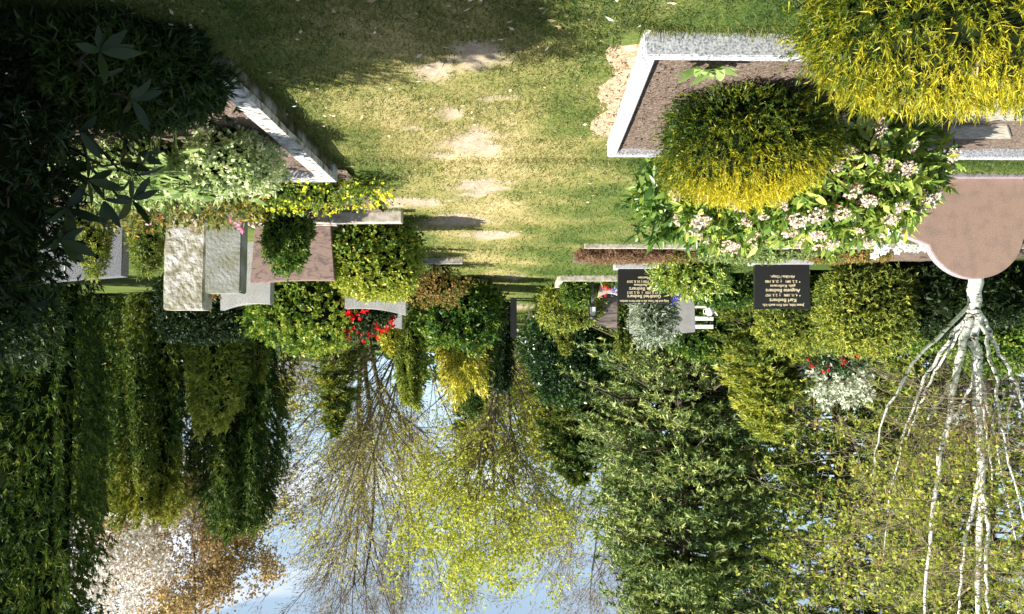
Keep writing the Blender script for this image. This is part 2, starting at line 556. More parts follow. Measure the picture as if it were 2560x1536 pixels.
BARE = [(1190, 135, 85, 42), (1090, 172, 70, 22), (1185, 350, 78, 34), (1195, 470, 58, 36), (1160, 440, 60, 14), (1225, 590, 62, 12), (1140, 556, 75, 20),
        (1260, 250, 55, 8), (1140, 290, 40, 18), (1040, 322, 120, 8), (1050, 512, 60, 14), (1245, 695, 70, 6), (1262, 765, 60, 10), (1240, 722, 50, 6), (985, 520, 60, 20), (1110, 395, 40, 8)]


def bare_mask(P):
    b = np.zeros(len(P))
    wob = 0.38 * fbm(P, 5.0, 3) + 0.40 * fbm(P, 17.0, 4) + .25 * fbm(P, 60., 6)
    for px, py, rx, ry in BARE:
        c = gnd(px, py)
        a1, a0 = gnd(px, py + ry), gnd(px, py - ry)
        R_y = (a1.y - a0.y) / 2
        R_x = rx / FPX * c.y
        cy = (a1.y + a0.y) / 2
        q = np.sqrt(((P[:, 0] - c.x) / R_x) ** 2 + ((P[:, 1] - cy) / R_y) ** 2)
        b = np.maximum(b, np.clip((1.0 + wob * 1.35 - q) * 1.7, 0, 1))
    return b


def dry_mask(P):
    # trodden middle of the path is straw-coloured, towards the beds it greens
    path = np.exp(-((P[:, 0] - 0.45) / 0.85) ** 2)
    v = 0.25 + 0.37 * path + 0.17 * fbm(P * np.array([1.2, .35, 1]), 2.2, 21) + 0.17 * fbm(P * np.array([1.2, .7, 1]), 9.0, 22)
    v = v - .13 / (1 + np.exp((P[:, 0] + .55) * 6)) * np.clip((P[:, 1] - 5) / 3, 0, 1)
    v = v - .12 * np.clip((P[:, 1] - 11) / 3, 0, 1)
    return np.clip(v, 0, 1)


gx = axis(-3.0, 2.4, 0.055, -300, 300)
gy = axis(2.6, 12.5, 0.07, -40, 420)
GX, GY = np.meshgrid(gx, gy)
GP = np.stack([GX.ravel(), GY.ravel(), np.zeros(GX.size)], 1)
near = np.exp(-((GP[:, 0] / 9) ** 2)) * np.exp(-(np.maximum(GP[:, 1] - 4, 0) / 12) ** 2)
bm_ = bare_mask(GP)
GP[:, 2] = near * (0.012 * fbm(GP, 3.0, 8) + 0.006 * fbm(GP, 16.0, 9)) - bm_ * 0.016 * near + bm_ * 0.006 * fbm(GP, 30.0, 19)
nx_, ny_ = len(gx), len(gy)
ii = np.arange((ny_ - 1) * nx_).reshape(ny_ - 1, nx_)[:, :-1].ravel()
GF = np.stack([ii, ii + 1, ii + nx_ + 1, ii + nx_], 1)
lm, ln, lb, lo_ = newmat('lawn')
a1 = ln.nodes.new('ShaderNodeAttribute'); a1.attribute_name = 'tint'
a2 = ln.nodes.new('ShaderNodeAttribute'); a2.attribute_name = 'bare'
tco = ln.nodes.new('ShaderNodeTexCoord')
nf = ln.nodes.new('ShaderNodeTexNoise'); nf.inputs['Scale'].default_value = 55; nf.inputs['Detail'].default_value = 8; nf.inputs['Roughness'].default_value = .7
nm = ln.nodes.new('ShaderNodeTexNoise'); nm.inputs['Scale'].default_value = 1.1; nm.inputs['Detail'].default_value = 8; nm.inputs['Roughness'].default_value = .65
ns = ln.nodes.new('ShaderNodeTexNoise'); ns.inputs['Scale'].default_value = 22; ns.inputs['Detail'].default_value = 9; ns.inputs['Roughness'].default_value = .7
for n_ in (nf, nm, ns): ln.links.new(tco.outputs['Object'], n_.inputs['Vector'])
ma = ln.nodes.new('ShaderNodeMath'); ma.operation = 'MULTIPLY_ADD'; ma.inputs[1].default_value = 1.5; ma.inputs[2].default_value = -0.75
ln.links.new(nf.outputs['Fac'], ma.inputs[0])
mb = ln.nodes.new('ShaderNodeMath'); mb.operation = 'MULTIPLY_ADD'; mb.inputs[1].default_value = 1.0; mb.inputs[2].default_value = -0.5
ln.links.new(nm.outputs['Fac'], mb.inputs[0])
s1 = ln.nodes.new('ShaderNodeMath'); s1.operation = 'ADD'
s2 = ln.nodes.new('ShaderNodeMath'); s2.operation = 'ADD'
ln.links.new(a1.outputs['Fac'], s1.inputs[0]); ln.links.new(ma.outputs[0], s1.inputs[1])
ln.links.new(s1.outputs[0], s2.inputs[0]); ln.links.new(mb.outputs[0], s2.inputs[1])
rg = ramp(ln, [(0.0, (.06, .10, .02)), (.32, (.13, .165, .04)), (.6, (.29, .26, .09)), (1.0, (.50, .41, .21))])
ln.links.new(s2.outputs[0], rg.inputs[0])
rs = ramp(ln, [(.3, (.26, .195, .125)), (.5, (.42, .335, .235)), (.72, (.56, .47, .36))])
ln.links.new(ns.outputs['Fac'], rs.inputs[0])
lmx = ln.nodes.new('ShaderNodeMix'); lmx.data_type = 'RGBA'
ln.links.new(a2.outputs['Fac'], lmx.inputs[0]); ln.links.new(rg.outputs[0], lmx.inputs[6]); ln.links.new(rs.outputs[0], lmx.inputs[7])
ln.links.new(lmx.outputs[2], lb.inputs['Base Color'])
lb.inputs['Roughness'].default_value = .95
lb.inputs['Specular IOR Level'].default_value = .1
bpn = ln.nodes.new('ShaderNodeBump'); bpn.inputs['Strength'].default_value = .5; bpn.inputs['Distance'].default_value = .02
ln.links.new(nf.outputs['Fac'], bpn.inputs['Height']); ln.links.new(bpn.outputs[0], lb.inputs['Normal'])
gm = mesh_np('ground', [(GP, GF)], lm, dry_mask(GP), smooth=True)
ab = gm.attributes.new('bare', 'FLOAT', 'POINT')
ab.data.foreach_set('value', bm_.astype(np.float32))
setp(link('ground', gm), kind='structure')

# plots that carry no grass: (x0, x1, y0, y1)
NOGRASS = [(-4.4, -0.56, 3.96, 6.04), (1.45, 3.4, 4.3, 6.9), (1.30, 4.2, 6.9, 9.2), (-9, -0.9, 11.85, 13.9)]


def grass_blades(n, y0, y1, Lm, Wm, seed):
    r = np.random.default_rng(seed)
    y = y0 + (y1 - y0) * r.random(n) ** 1.15
    half = y * 0.66 + 0.2
    x = (r.random(n) * 2 - 1) * half
    x = np.clip(x, -4.6, 3.2) + 0
    P = np.stack([x, y, np.zeros(n)], 1)
    keep = r.random(n) > bare_mask(P) * 1.05
    for a, b, c, d_ in NOGRASS:
        keep &= ~((x > a) & (x < b) & (y > c) & (y < d_))
    P = P[keep]
    n = len(P)
    dry = dry_mask(P)
    D = unit(np.stack([r.normal(size=n) * 1.0, r.normal(size=n) * 1.0, 0.55 + 0.5 * r.random(n)], 1))
    L = Lm * (0.5 + 0.9 * r.random(n)) * (1.15 - 0.5 * dry)
    N = unit(r.normal(size=(n, 3)) + np.array([0, 0, .8]))
    V, Fc, li = leafset(P, D, N, L, Wm * (.7 + .6 * r.random(n)), 'needle')
    t = np.clip(dry * .95 + .22 * r.normal(size=n) - .06, 0, 1)
    return V, Fc, t[li]


def edge_grass(n, a, b, wid, Lm, seed):
    r = np.random.default_rng(seed)
    t = r.random(n)
    a, b = np.array([*a, 0.]), np.array([*b, 0.])
    P = a + (b - a) * t[:, None]
    nrm = unit(np.array([-(b - a)[1], (b - a)[0], 0.]))
    P = P + nrm * (r.random(n) ** 1.6 * wid)[:, None]
    D = unit(np.stack([r.normal(size=n) * .55, r.normal(size=n) * .55, np.full(n, 1.0)], 1))
    V, Fc, li = leafset(P, D, unit(r.normal(size=(n, 3))), Lm * (.4 + .9 * r.random(n) ** 2), .006, 'needle')
    return V, Fc, np.clip(.25 + .3 * r.random(n) + .1 * r.normal(size=n), 0, 1)[li]


ge = [edge_grass(2600, (-4.2, 4.05), (-.6, 3.955), -.10, .075, 91), edge_grass(900, (1.49, 4.3), (1.485, 6.9), .07, .07, 92), edge_grass(700, (-.74, 6.06), (-4.2, 6.15), -.08, .06, 93),
      edge_grass(900, (-8, 11.76), (-1.0, 11.75), -.12, .07, 94), edge_grass(500, (1.2, 8.96), (1.9, 8.97), -.08, .06, 95)]
ga = grass_blades(110000, 3.2, 6.8, .042, .0055, 1)
gb = grass_blades(60000, 6.6, 12.5, .045, .009, 2)
gc = grass_blades(40000, 12.0, 27.0, .06, .018, 3)
mk('grass', [ga[:2], gb[:2], gc[:2]] + [e_[:2] for e_ in ge], M['grass'], tint=np.concatenate([ga[2], gb[2], gc[2]] + [e_[2] for e_ in ge]), kind='stuff')['label'] = 'short dry lawn grass along the trodden path'

r = np.random.default_rng(5)
n = 330
LP = np.stack([r.uniform(-.9, 1.9, n), 3.4 + 7 * r.random(n) ** 1.8, np.full(n, .03)], 1)
LV, LF, li = leafset(LP, np.concatenate([r.normal(size=(n, 2)), .15 * r.normal(size=(n, 1))], 1), np.array([0, 0, 1.0]) + .5 * r.normal(size=(n, 3)),
                     .022 + .03 * r.random(n), .009 + .012 * r.random(n), 'fold')
mk('leaf_litter', [(LV, LF)], M['litter'], tint=r.random(n)[li], kind='stuff')['label'] = 'pale dry leaves and petals fallen on the lawn'


# ------------------------------------------------------------------ plant builders
def tinted(base_idx, li, nclump, nleaf, seed, P=None, jit=.16, clump=.22, bias=.4, extra=None):
    g = np.random.default_rng(seed)
    c = bias + clump * g.normal(size=nclump)
    if P is not None: c = c + .22 * fbm(P, 2.2, seed + 3)
    if extra is not None: c = c + extra
    l = jit * g.normal(size=nleaf)
    return np.clip(c[base_idx] + l[li], 0.0, 1.0)


def bush(name, label, cat, x, y, size, n, m, L, Wd, mat, seed, e=2.6, lump=.12, lf=3.0, shell=.72, kind='diamond', spread=.95,
         group=None, bias=.4, topgold=0.0, taper=0.0, updir=.25, z0=0.0, core=.78, tilt=None, stems=4, clump=.2, gp=2.0, zcut=-.92, part='foliage', jitter=.5):
    """shrub with stems and a leafy body standing at (x, y); size = full width, depth, height"""
    t = thing(name, label, cat, (x, y, z0), group)
    c = np.array([x, y, z0 + size[2] * .5])
    rad = np.array(size) * .5
    P, N, q, dp = blob(n, c, rad, e, seed, lump, lf, shell, zcut, taper)
    if tilt: P = P + (P[:, 2:3] - z0) * np.array([[tilt[0], tilt[1], 0]])
    A = unit(N + np.array([0, 0, updir]) + .25 * RNG.normal(size=N.shape))
    V, Fc, bi, li = sprays(P, A, m, spread, L, Wd, kind, seed + 1, jitter)
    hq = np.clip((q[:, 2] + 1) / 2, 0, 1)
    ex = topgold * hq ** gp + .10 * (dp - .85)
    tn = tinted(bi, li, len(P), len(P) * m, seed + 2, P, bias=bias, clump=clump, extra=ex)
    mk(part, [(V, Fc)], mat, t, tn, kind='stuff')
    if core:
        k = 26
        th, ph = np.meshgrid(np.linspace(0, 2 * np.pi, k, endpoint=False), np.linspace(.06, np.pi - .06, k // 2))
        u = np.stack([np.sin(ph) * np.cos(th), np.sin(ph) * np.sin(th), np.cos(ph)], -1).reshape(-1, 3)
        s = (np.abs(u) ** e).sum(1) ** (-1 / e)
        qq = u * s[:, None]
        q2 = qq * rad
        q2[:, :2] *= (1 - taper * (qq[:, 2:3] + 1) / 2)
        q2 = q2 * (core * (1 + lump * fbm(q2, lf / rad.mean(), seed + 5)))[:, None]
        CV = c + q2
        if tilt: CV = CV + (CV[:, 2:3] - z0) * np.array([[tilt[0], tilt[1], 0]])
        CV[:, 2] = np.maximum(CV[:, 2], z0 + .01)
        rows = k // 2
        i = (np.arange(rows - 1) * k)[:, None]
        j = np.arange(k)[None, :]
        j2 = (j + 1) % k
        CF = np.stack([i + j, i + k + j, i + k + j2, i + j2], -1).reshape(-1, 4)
        mk('shade_core', [(CV, CF)], M['core'], t, smooth=True)  # added opaque core, darkens the gaps between leaves and stops light
    if stems:
        g = np.random.default_rng(seed + 9)
        p0 = np.array([[x, y, z0 - .02]]) + np.concatenate([g.normal(size=(stems, 2)) * size[0] * .05, np.zeros((stems, 1))], 1)
        pcs = []
        for s_ in range(stems):
            e1 = c + g.normal(size=3) * rad * .35
            pcs.append(tube([p0[s_], (p0[s_] + e1) / 2 + g.normal(size=3) * rad * .08, e1], [size[0] * .025 + .006, size[0] * .018 + .004, .003], 5))
        mk('stem', pcs, M['bark'], t, smooth=True)
    return t


def column(name, label, x, y, w, h, n, m, L, Wd, mat, seed, dens=1.0, group=None, bias=.38, topw=.55, kind='diamond', streak=.5, z0=0.0, top_gold=.25):
    """columnar conifer of upright sprays, ribbed from top to bottom"""
    t = thing(name, label, 'tree', (x, y, z0), group)
    g = np.random.default_rng(seed)
    hh = g.random(n) ** .9
    th = g.random(n) * 2 * np.pi
    prof = np.where(hh < .08, .75 + hh * 3, 1.0) * np.where(hh > .6, 1 - (1 - topw) * ((hh - .6) / .4) ** 1.6, 1.0)
    rib = 1 + .30 * np.sin(th * 7 + 1.4 * np.sin(hh * 4 + seed)) + .15 * np.sin(th * 13 + hh * 5) + .07 * fbm(np.stack([np.cos(th) * 3, np.sin(th) * 3, hh * h * 1.5], 1), 2.0, seed)
    dp = .68 + .32 * g.random(n) ** .6
    R_ = w * .5 * prof * rib * dp
    top = h * (1 + .05 * fbm(np.stack([np.cos(th) * R_ * 6, np.sin(th) * R_ * 6, 0 * R_], 1), 2.0, seed + 1))
    P = np.stack([x + R_ * np.cos(th), y + R_ * np.sin(th), z0 + .03 + hh * top], 1)
    N = np.stack([np.cos(th), np.sin(th), np.zeros(n)], 1)
    A = unit(N * .55 + np.array([0, 0, 1.0]) + .25 * g.normal(size=(n, 3)))
    V, Fc, bi, li = sprays(P, A, m, .6, L, Wd, kind, seed + 1)
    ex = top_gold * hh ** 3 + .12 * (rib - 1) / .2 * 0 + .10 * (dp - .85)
    tn = tinted(bi, li, n, n * m, seed + 2, P, bias=bias, clump=.16, extra=ex)
    mk('crown', [(V, Fc)], mat, t, tn, kind='stuff')
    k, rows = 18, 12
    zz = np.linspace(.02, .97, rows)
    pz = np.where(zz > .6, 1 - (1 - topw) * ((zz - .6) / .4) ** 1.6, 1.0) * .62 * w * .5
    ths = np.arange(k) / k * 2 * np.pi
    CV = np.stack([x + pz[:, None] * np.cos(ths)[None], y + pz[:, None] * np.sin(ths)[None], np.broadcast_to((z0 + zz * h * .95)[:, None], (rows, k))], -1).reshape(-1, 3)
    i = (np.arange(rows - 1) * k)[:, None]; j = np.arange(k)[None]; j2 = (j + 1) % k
    mk('shade_core', [(CV, np.stack([i + j, i + j2, i + k + j2, i + k + j], -1).reshape(-1, 4))], M['core'], t, smooth=True)  # added dark core that keeps light from passing through the crown
    mk('trunk', [tube([(x, y, z0 - .05), (x + .01, y, z0 + h * .5), (x, y, z0 + h * .92)], [w * .07, w * .05, .01], 7)], M['bark'], t, smooth=True)
    return t


def conifer(name, label, x, y, w, h, nb, m, L, Wd, mat, seed, group=None, bias=.4, droop=-.25, pw=.8, bare=.04, kind='diamond', dens=16, topcut=None, spread=.55, clump=.18):
    """conifer: trunk, whorled boughs and hanging sprays along them"""
    t = thing(name, label, 'tree', (x, y, 0), group)
    g = np.random.default_rng(seed)
    hb = bare + (1 - bare) * g.random(nb) ** .95
    th = g.random(nb) * 2 * np.pi
    R_ = w * .5 * np.clip(1 - hb, .02, 1) ** pw * (.50 + .62 * g.random(nb))
    p0 = np.stack([np.full(nb, x), np.full(nb, y), hb * h], 1)
    dirs = np.stack([np.cos(th), np.sin(th), np.full(nb, 0.0)], 1)
    end = p0 + dirs * R_[:, None] + np.array([0, 0, 1.0]) * (R_ * droop * (1 - .9 * hb))[:, None]
    mid = (p0 + end) / 2 + np.array([0, 0, 1.0]) * (R_ * .12)[:, None]
    bp = [segs(p0, mid, np.maximum(.012 * R_, .006), np.maximum(.008 * R_, .004), 4), segs(mid, end, np.maximum(.008 * R_, .004), np.full(nb, .003), 4)]
    mk('branch', bp, M['bark'], t, kind='stuff')
    s = .22 + .80 * g.random((nb, dens)) ** .7
    s = np.clip(s, 0, 1.02)
    Q = np.where(s[..., None] < .5, p0[:, None] + (mid - p0)[:, None] * (s[..., None] * 2), mid[:, None] + (end - mid)[:, None] * (s[..., None] * 2 - 1))
    lat = np.stack([-np.sin(th), np.cos(th), np.zeros(nb)], 1)
    off = g.normal(size=(nb, dens)) * (R_[:, None] * .22 * (1.15 - .5 * s))
    Q = Q + lat[:, None] * off[..., None] - np.array([0, 0, 1.0]) * (np.abs(off) * .25 + .06 * g.random((nb, dens)))[..., None]
    A = unit(dirs[:, None] * .8 + lat[:, None] * np.sign(off)[..., None] * .6 + np.array([0, 0, -.15]) + .3 * g.normal(size=Q.shape))
    Q, A = Q.reshape(-1, 3), A.reshape(-1, 3)
    V, Fc, bi, li = sprays(Q, A, m, spread, L, Wd, kind, seed + 1)
    ex = .16 * (np.repeat(s.ravel()[None], 1, 0)[0] - .6) + np.repeat(.14 * g.normal(size=nb), dens)
    tn = tinted(bi, li, len(Q), len(Q) * m, seed + 2, Q, bias=bias, clump=clump, extra=ex)
    mk('crown', [(V, Fc)], mat, t, tn, kind='stuff')
    mk('trunk', [tube([(x, y, -.05), (x + .02, y, h * .4), (x, y, h * .97)], [h * .018 + .03, h * .012 + .02, .012], 8)], M['bark'], t, smooth=True)
    return t


def broadleaf(name, label, x, y, h, seed, trunk, levels, mat=None, nleaf=0, L=.08, Wd=.06, group=None, barkm='bark', bias=.45, sub=1.0, cat='tree', leaf_kind='diamond', m=3, lean=(0, 0), zmin=0, sides=(6, 4, 3, 3, 3), multi=1, fan=.3, tr=None, leafspread=1.2, hang=0.0, rmin=.006, zmax=99):
    t = thing(name, label, cat, (x, y, 0), group)
    g = np.random.default_rng(seed + 77)
    tr = tr or h * .016
    P0 = np.array([[x, y, -.05]] * multi) + np.concatenate([g.normal(size=(multi, 2)) * tr * (1.5 if multi > 1 else 0), np.zeros((multi, 1))], 1)
    D0 = np.array([[lean[0], lean[1], 1.0]] * multi) + np.concatenate([g.normal(size=(multi, 2)) * (fan if multi > 1 else 0), np.zeros((multi, 1))], 1)
    sg, nodes, nd = grow(P0, D0, trunk, tr, levels, seed, rmin)
    mk('trunk', [segs(*sg[0], k=8)], M[barkm], t, smooth=True)
    for li_, s_ in enumerate(sg[1:]):
        mk('branch' if li_ < 1 else 'twig', [segs(*s_, k=sides[min(li_ + 1, len(sides) - 1)]) if li_ < min(2, len(sg) - 2) else slim(*s_)], M['twig'] if li_ >= 1 else M[barkm], t, kind='stuff')
    if mat and nleaf:
        sel = g.choice(len(nodes), nleaf, replace=nleaf > len(nodes))
        P = nodes[sel] + g.normal(size=(len(sel), 3)) * L * 1.5
        k2 = (P[:, 2] > zmin) & (P[:, 2] < zmax + 1.2 * g.normal(size=len(P)))
        P, A = P[k2], unit(nd[sel][k2] + np.array([0, 0, -hang]))
        V, Fc, bi, li = sprays(P, A, m, leafspread, L, Wd, leaf_kind, seed + 3)
        tn = tinted(bi, li, len(P), len(P) * m, seed + 4, P * .5, bias=bias, clump=.18)
        mk('crown', [(V, Fc)], mat, t, tn, kind='stuff')
    return t


def leafmesh(name, L, Wd, mat, tint, seed, nseg=5, curl=.18, fold=.12):
    """one large leaf along +x, with a midrib, an oval outline and a curve"""
    g = np.random.default_rng(seed)
    V, Fq = [], []
    for i in range(nseg + 1):
        s = i / nseg
        w_ = Wd * .5 * (math.sin(math.pi * min(1, s * .94 + .03)) ** .8)
        z = -curl * L * s * s + .01 * g.normal() * L
        V += [(s * L, w_, z + fold * w_), (s * L, 0, z), (s * L, -w_, z + fold * w_)]
    for i in range(nseg):
        a = i * 3
        Fq += [(a, a + 1, a + 4, a + 3), (a + 1, a + 2, a + 5, a + 4)]
    V = np.array(V)
    return mesh_np(name, [(V, np.array(Fq))], mat, np.clip(tint + .04 * g.normal(size=len(V)), 0, 1), smooth=True)


def frame(D, N):
    D = Vector(D).normalized()
    s = Vector(N).cross(D)
    if s.length < 1e-4: s = Vector((1, 0, 0)).cross(D)
    s.normalize()
    n_ = D.cross(s)
    return Matrix((D, s, n_)).transposed()


def place_leaf(parent, me, p, D, N, sc, name='leaf'):
    o = link(name, me, parent)
    mm_ = frame(D, N).to_4x4()
    mm_.translation = Vector(p) - parent.location
    o.matrix_local = mm_ @ Matrix.Scale(sc, 4)
    return o


def whorls(parent, meshes, P, A, k, sc, seed, ang=1.1, name='leaf'):
    """rosettes of k leaves around each shoot tip"""
    g = np.random.default_rng(seed)
    for p, a in zip(P, A):
        a = Vector(a).normalized()
        s = a.orthogonal().normalized()
        t_ = a.cross(s)
        ph = g.random() * 6.28
        for i in range(k):
            if g.random() < .2: continue
            th = ph + i / k * 6.28 + .4 * g.normal()
            an = ang * (.6 + .65 * g.random())
            out_ = s * math.cos(th) + t_ * math.sin(th)
            D = a * math.cos(an) + out_ * math.sin(an)
            N = a * math.sin(an) - out_ * math.cos(an)
            place_leaf(parent, meshes[g.integers(len(meshes))], Vector(p) + D * .005, D, N, sc * (.75 + .45 * g.random()), name)


def cluster_mesh(name, rad, mat, seed, n=70, size=.012):
    g = np.random.default_rng(seed)
    u = unit(g.normal(size=(n, 3)))
    u[:, 2] = np.abs(u[:, 2]) * .9
    P = u * rad * (.6 + .4 * g.random((n, 1))) * np.array([1, 1, .8])
    V, Fc, li = leafset(P, unit(u + .8 * g.normal(size=(n, 3))), u + .2, size, size * .9, 'diamond')
    return mesh_np(name, [(V, Fc)], mat, g.random(n)[li] * .7 + .2)


#@@PART2
# ------------------------------------------------------------------ near granite plot with yews and skimmia
A_R = -0.028                                   # the plots run slightly askew to the view
PX0, PY0, PY1, PXL = -0.655, 3.97, 6.03, -4.3
kb = thing('grave_border', 'new light grey granite kerb round the plot with the two golden yews', 'grave border', (PX0, PY0, 0))


def kerb(parent, x0, y0, x1, y1, w, h, mat, cuts=0, rough=0, z=0.0, name='kerb', bev=.006):
    L_ = math.hypot(x1 - x0, y1 - y0)
    me = boxmesh(name, L_, w, h, mat, bev, cuts, rough, int(abs(x0 * 100 + y1 * 37)))
    o = link(name, me, parent)
    mm_ = Matrix.Rotation(math.atan2(y1 - y0, x1 - x0), 4, 'Z')
    mm_.translation = Vector(((x0 + x1) / 2, (y0 + y1) / 2, z)) - parent.location
    o.matrix_local = mm_
    return o


KH = .125
kerb(kb, PXL, PY0 + .033 + .10, PX0 - .003, PY0 + .033, .066, KH + .02, M['granite'], z=-.02)
kerb(kb, PX0 - .033, PY0 + .068, PX0 - .033 + 1.0 * A_R, PY0 + 1.0, .066, KH + .018, M['granite'], z=-.02)
kerb(kb, PX0 - .0335 + 1.0 * A_R, PY0 + 1.004, PX0 - .033 + (PY1 - PY0 - .1) * A_R, PY1 - .035, .0655, KH + .0175, M['granite'], z=-.02)
bx0 = PX0 + (PY1 - PY0) * A_R
kerb(kb, bx0 - .62, PY1 + .016, bx0, PY1, .066, KH + .02, M['granite'], z=-.02)
kerb(kb, PXL, PY1 + .11, bx0 - .624, PY1 + .0165, .066, KH + .02, M['granite'], z=-.02)
# soil of the bed
g = np.random.default_rng(41)


def soilbed(name, x0, x1, y0, y1, z, mat, amp, seed, step=.03, skew=A_R):
    xs, ys = np.arange(x0, x1, step), np.arange(y0, y1, step)
    X, Y = np.meshgrid(xs, ys)
    P = np.stack([X.ravel() + (Y.ravel() - y0) * skew, Y.ravel(), np.full(X.size, z)], 1)
    P[:, 2] += amp * fbm(P, 7, seed) + amp * .5 * fbm(P, 34, seed + 1)
    if name == 'sandy_verge':
        u_, v_ = (X.ravel() - x0) / (x1 - x0), (Y.ravel() - y0) / (y1 - y0)
        e_ = np.minimum(1.15 - u_, np.minimum(v_, 1 - v_) * 5) + .35 * fbm(P, 11, seed + 3)
        P[:, 2] -= .045 * np.clip(1 - e_ / .45, 0, 1)
    nx2 = len(xs)
    i2 = np.arange((len(ys) - 1) * nx2).reshape(len(ys) - 1, nx2)[:, :-1].ravel()
    return setp(mk(name, [(P, np.stack([i2, i2 + 1, i2 + nx2 + 1, i2 + nx2], 1))], mat, smooth=True), kind='structure')


soilbed('soil_bed', PXL + .05, PX0 - .05, PY0 + .06, PY1 - .02, .075, M['soil'], .008, 50)
soilbed('sandy_verge', PX0 - .01, PX0 + .17, PY0 + .12, PY1 + .02, .014, M['sandsoil'], .010, 52, skew=A_R - .012)
# clods and pebbles in the beds
n = 500
cp = np.stack([g.uniform(PX0 - 1.3, PX0 - .12, n), g.uniform(PY0 + .1, PY1 - .1, n), np.full(n, .082)], 1)
cp2 = np.stack([PX0 + g.uniform(.0, .13, 260), g.uniform(PY0 + .2, PY1 - .05, 260), np.full(260, .02)], 1)
cp2[:, 0] += (cp2[:, 1] - PY0) * A_R
for nm_, pp, mt in (('soil_clods', cp, 'soil'), ('sandy_clods', cp2, 'sandsoil')):
    k_ = len(pp)
    d1 = unit(g.normal(size=(k_, 3)))
    sz = .003 + .006 * g.random(k_) ** 3
    mk(nm_, [segs(pp - d1 * sz[:, None], pp + d1 * sz[:, None], sz, sz * .5, 5)], M[mt], kind='stuff')
# paving slabs lying in the bed
for i_, (a, b, c_, d_) in enumerate([((2400, 275), (2590, 268), (2580, 303), (2375, 306)), ((2375, 322), (2520, 318), (2530, 348), (2365, 348))]):
    Q = [gnd(*p_, z=.10) for p_ in (a, b, c_, d_)]
    cc = sum(Q, Vector()) / 4
    me = bpy.data.meshes.new('stone_slab')
    bm = bmesh.new()
    vs = [bm.verts.new(q_ - cc) for q_ in Q]
    f_ = bm.faces.new(vs)
    rr_ = bmesh.ops.extrude_face_region(bm, geom=[f_])
    for v_ in rr_['geom']:
        if isinstance(v_, bmesh.types.BMVert): v_.co.z -= .05
    bmesh.ops.recalc_face_normals(bm, faces=bm.faces[:])
    bmesh.ops.bevel(bm, geom=bm.edges[:], offset=.006, segments=1, affect='EDGES')
    bm.to_mesh(me); bm.free()
    me.materials.append(M['slab'])
    setp(link('stone_slab', me, loc=cc), ['larger grey paving slab lying in the soil next to the clipped yew', 'narrower grey paving slab lying in the soil next to the granite back kerb'][i_], 'paving slab', 'slabs lying in the soil bed')

# clipped golden yews
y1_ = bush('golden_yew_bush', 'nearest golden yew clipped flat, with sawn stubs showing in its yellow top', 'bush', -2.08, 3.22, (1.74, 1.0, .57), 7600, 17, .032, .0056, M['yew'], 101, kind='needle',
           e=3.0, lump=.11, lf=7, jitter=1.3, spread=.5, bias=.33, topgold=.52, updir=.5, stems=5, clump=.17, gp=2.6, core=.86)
for i_, (px, py, d) in enumerate([(2505, 145, 3.15), (2395, 190, 3.35), (2330, 235, 3.45), (2440, 110, 3.0)]):
    p_ = at(px, py, d)
    me = mesh_np('cut_stub', [tube([(0, 0, -.09), (.004, 0, -.03), (.006, .002, .012)], [.014, .012, .0115], 8),
                              (np.array([[.006 + .0115 * math.cos(a), .002 + .0115 * math.sin(a), .0121] for a in np.arange(8) / 8 * 6.283]), np.array([[0, 1, 2, 3], [0, 3, 4, 7], [4, 5, 6, 7]]))], M['barkp'])
    o = link('cut_stub', me, y1_)
    o.location = Vector((p_.x, p_.y, .545)) - y1_.location
    o.rotation_euler = (.3 * math.sin(i_), .35, 0)
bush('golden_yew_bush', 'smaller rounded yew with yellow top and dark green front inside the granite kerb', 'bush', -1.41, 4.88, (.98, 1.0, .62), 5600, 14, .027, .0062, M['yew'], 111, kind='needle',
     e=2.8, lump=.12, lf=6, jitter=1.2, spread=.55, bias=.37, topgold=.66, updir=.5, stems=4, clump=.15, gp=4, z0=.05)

# flowering skimmia
sk = thing('skimmia_shrub', 'broad skimmia shrub with cream flower heads between yew and round stone', 'shrub', (-2.42, 5.5, .07))
skl = [leafmesh('leaf', .115, .042, M['skim'], t_, 200 + i) for i, t_ in enumerate((.3, .45, .6, .75, .9))]
skc = [cluster_mesh('flower_cluster', .052, M['cream'], 220 + i, n=100, size=.016) for i in range(4)]
g = np.random.default_rng(31)
cS = np.array([-2.16, 5.44, .38])
P, N, q, dp = blob(1700, cS, (.66, .52, .43), 2.6, 33, .16, 4, .70, -.85)
P_, N_, q_, d_2 = blob(700, (-1.62, 6.02 - .2, .50), (.46, .26, .28), 2.4, 37, .16, 4, .75, -.6)
P, N, dp = np.concatenate([P, P_]), np.concatenate([N, N_]), np.concatenate([dp, d_2])
A = unit(N + np.array([0, 0, .55]) + .3 * g.normal(size=N.shape))
V, Fc, bi, li = sprays(P - N * .012, A, 6, .85, .085, .033, 'fold', 34)
mk('foliage', [(V, Fc)], M['skim'], sk, tinted(bi, li, len(P), len(P) * 6, 35, P, bias=.46, clump=.2), kind='stuff')
vis = np.where((N[:, 1] < .25) & (dp > .93))[0]
vis = g.permutation(vis)
whorls(sk, skl, P[vis[:48]], A[vis[:48]], 6, .92, 36, 1.15)
topv = np.where((N[:, 2] > .35) & (dp > .86))[0]
frv = np.where((N[:, 2] <= .35) & (N[:, 1] < .2) & (dp > .92))[0]
for i_, j_ in enumerate(list(g.permutation(topv)[:95]) + list(g.permutation(frv)[:40])):
    o = link('flower_cluster', skc[i_ % 4], sk)
    mm_ = frame(A[j_], (0.3, 1, 0)).to_4x4() @ Matrix.Rotation(math.pi / 2, 4, 'Y')
    mm_.translation = Vector(P[j_] + A[j_] * .035) - sk.location
    o.matrix_local = mm_ @ Matrix.Scale(.6 + .6 * g.random(), 4)
pcs = []
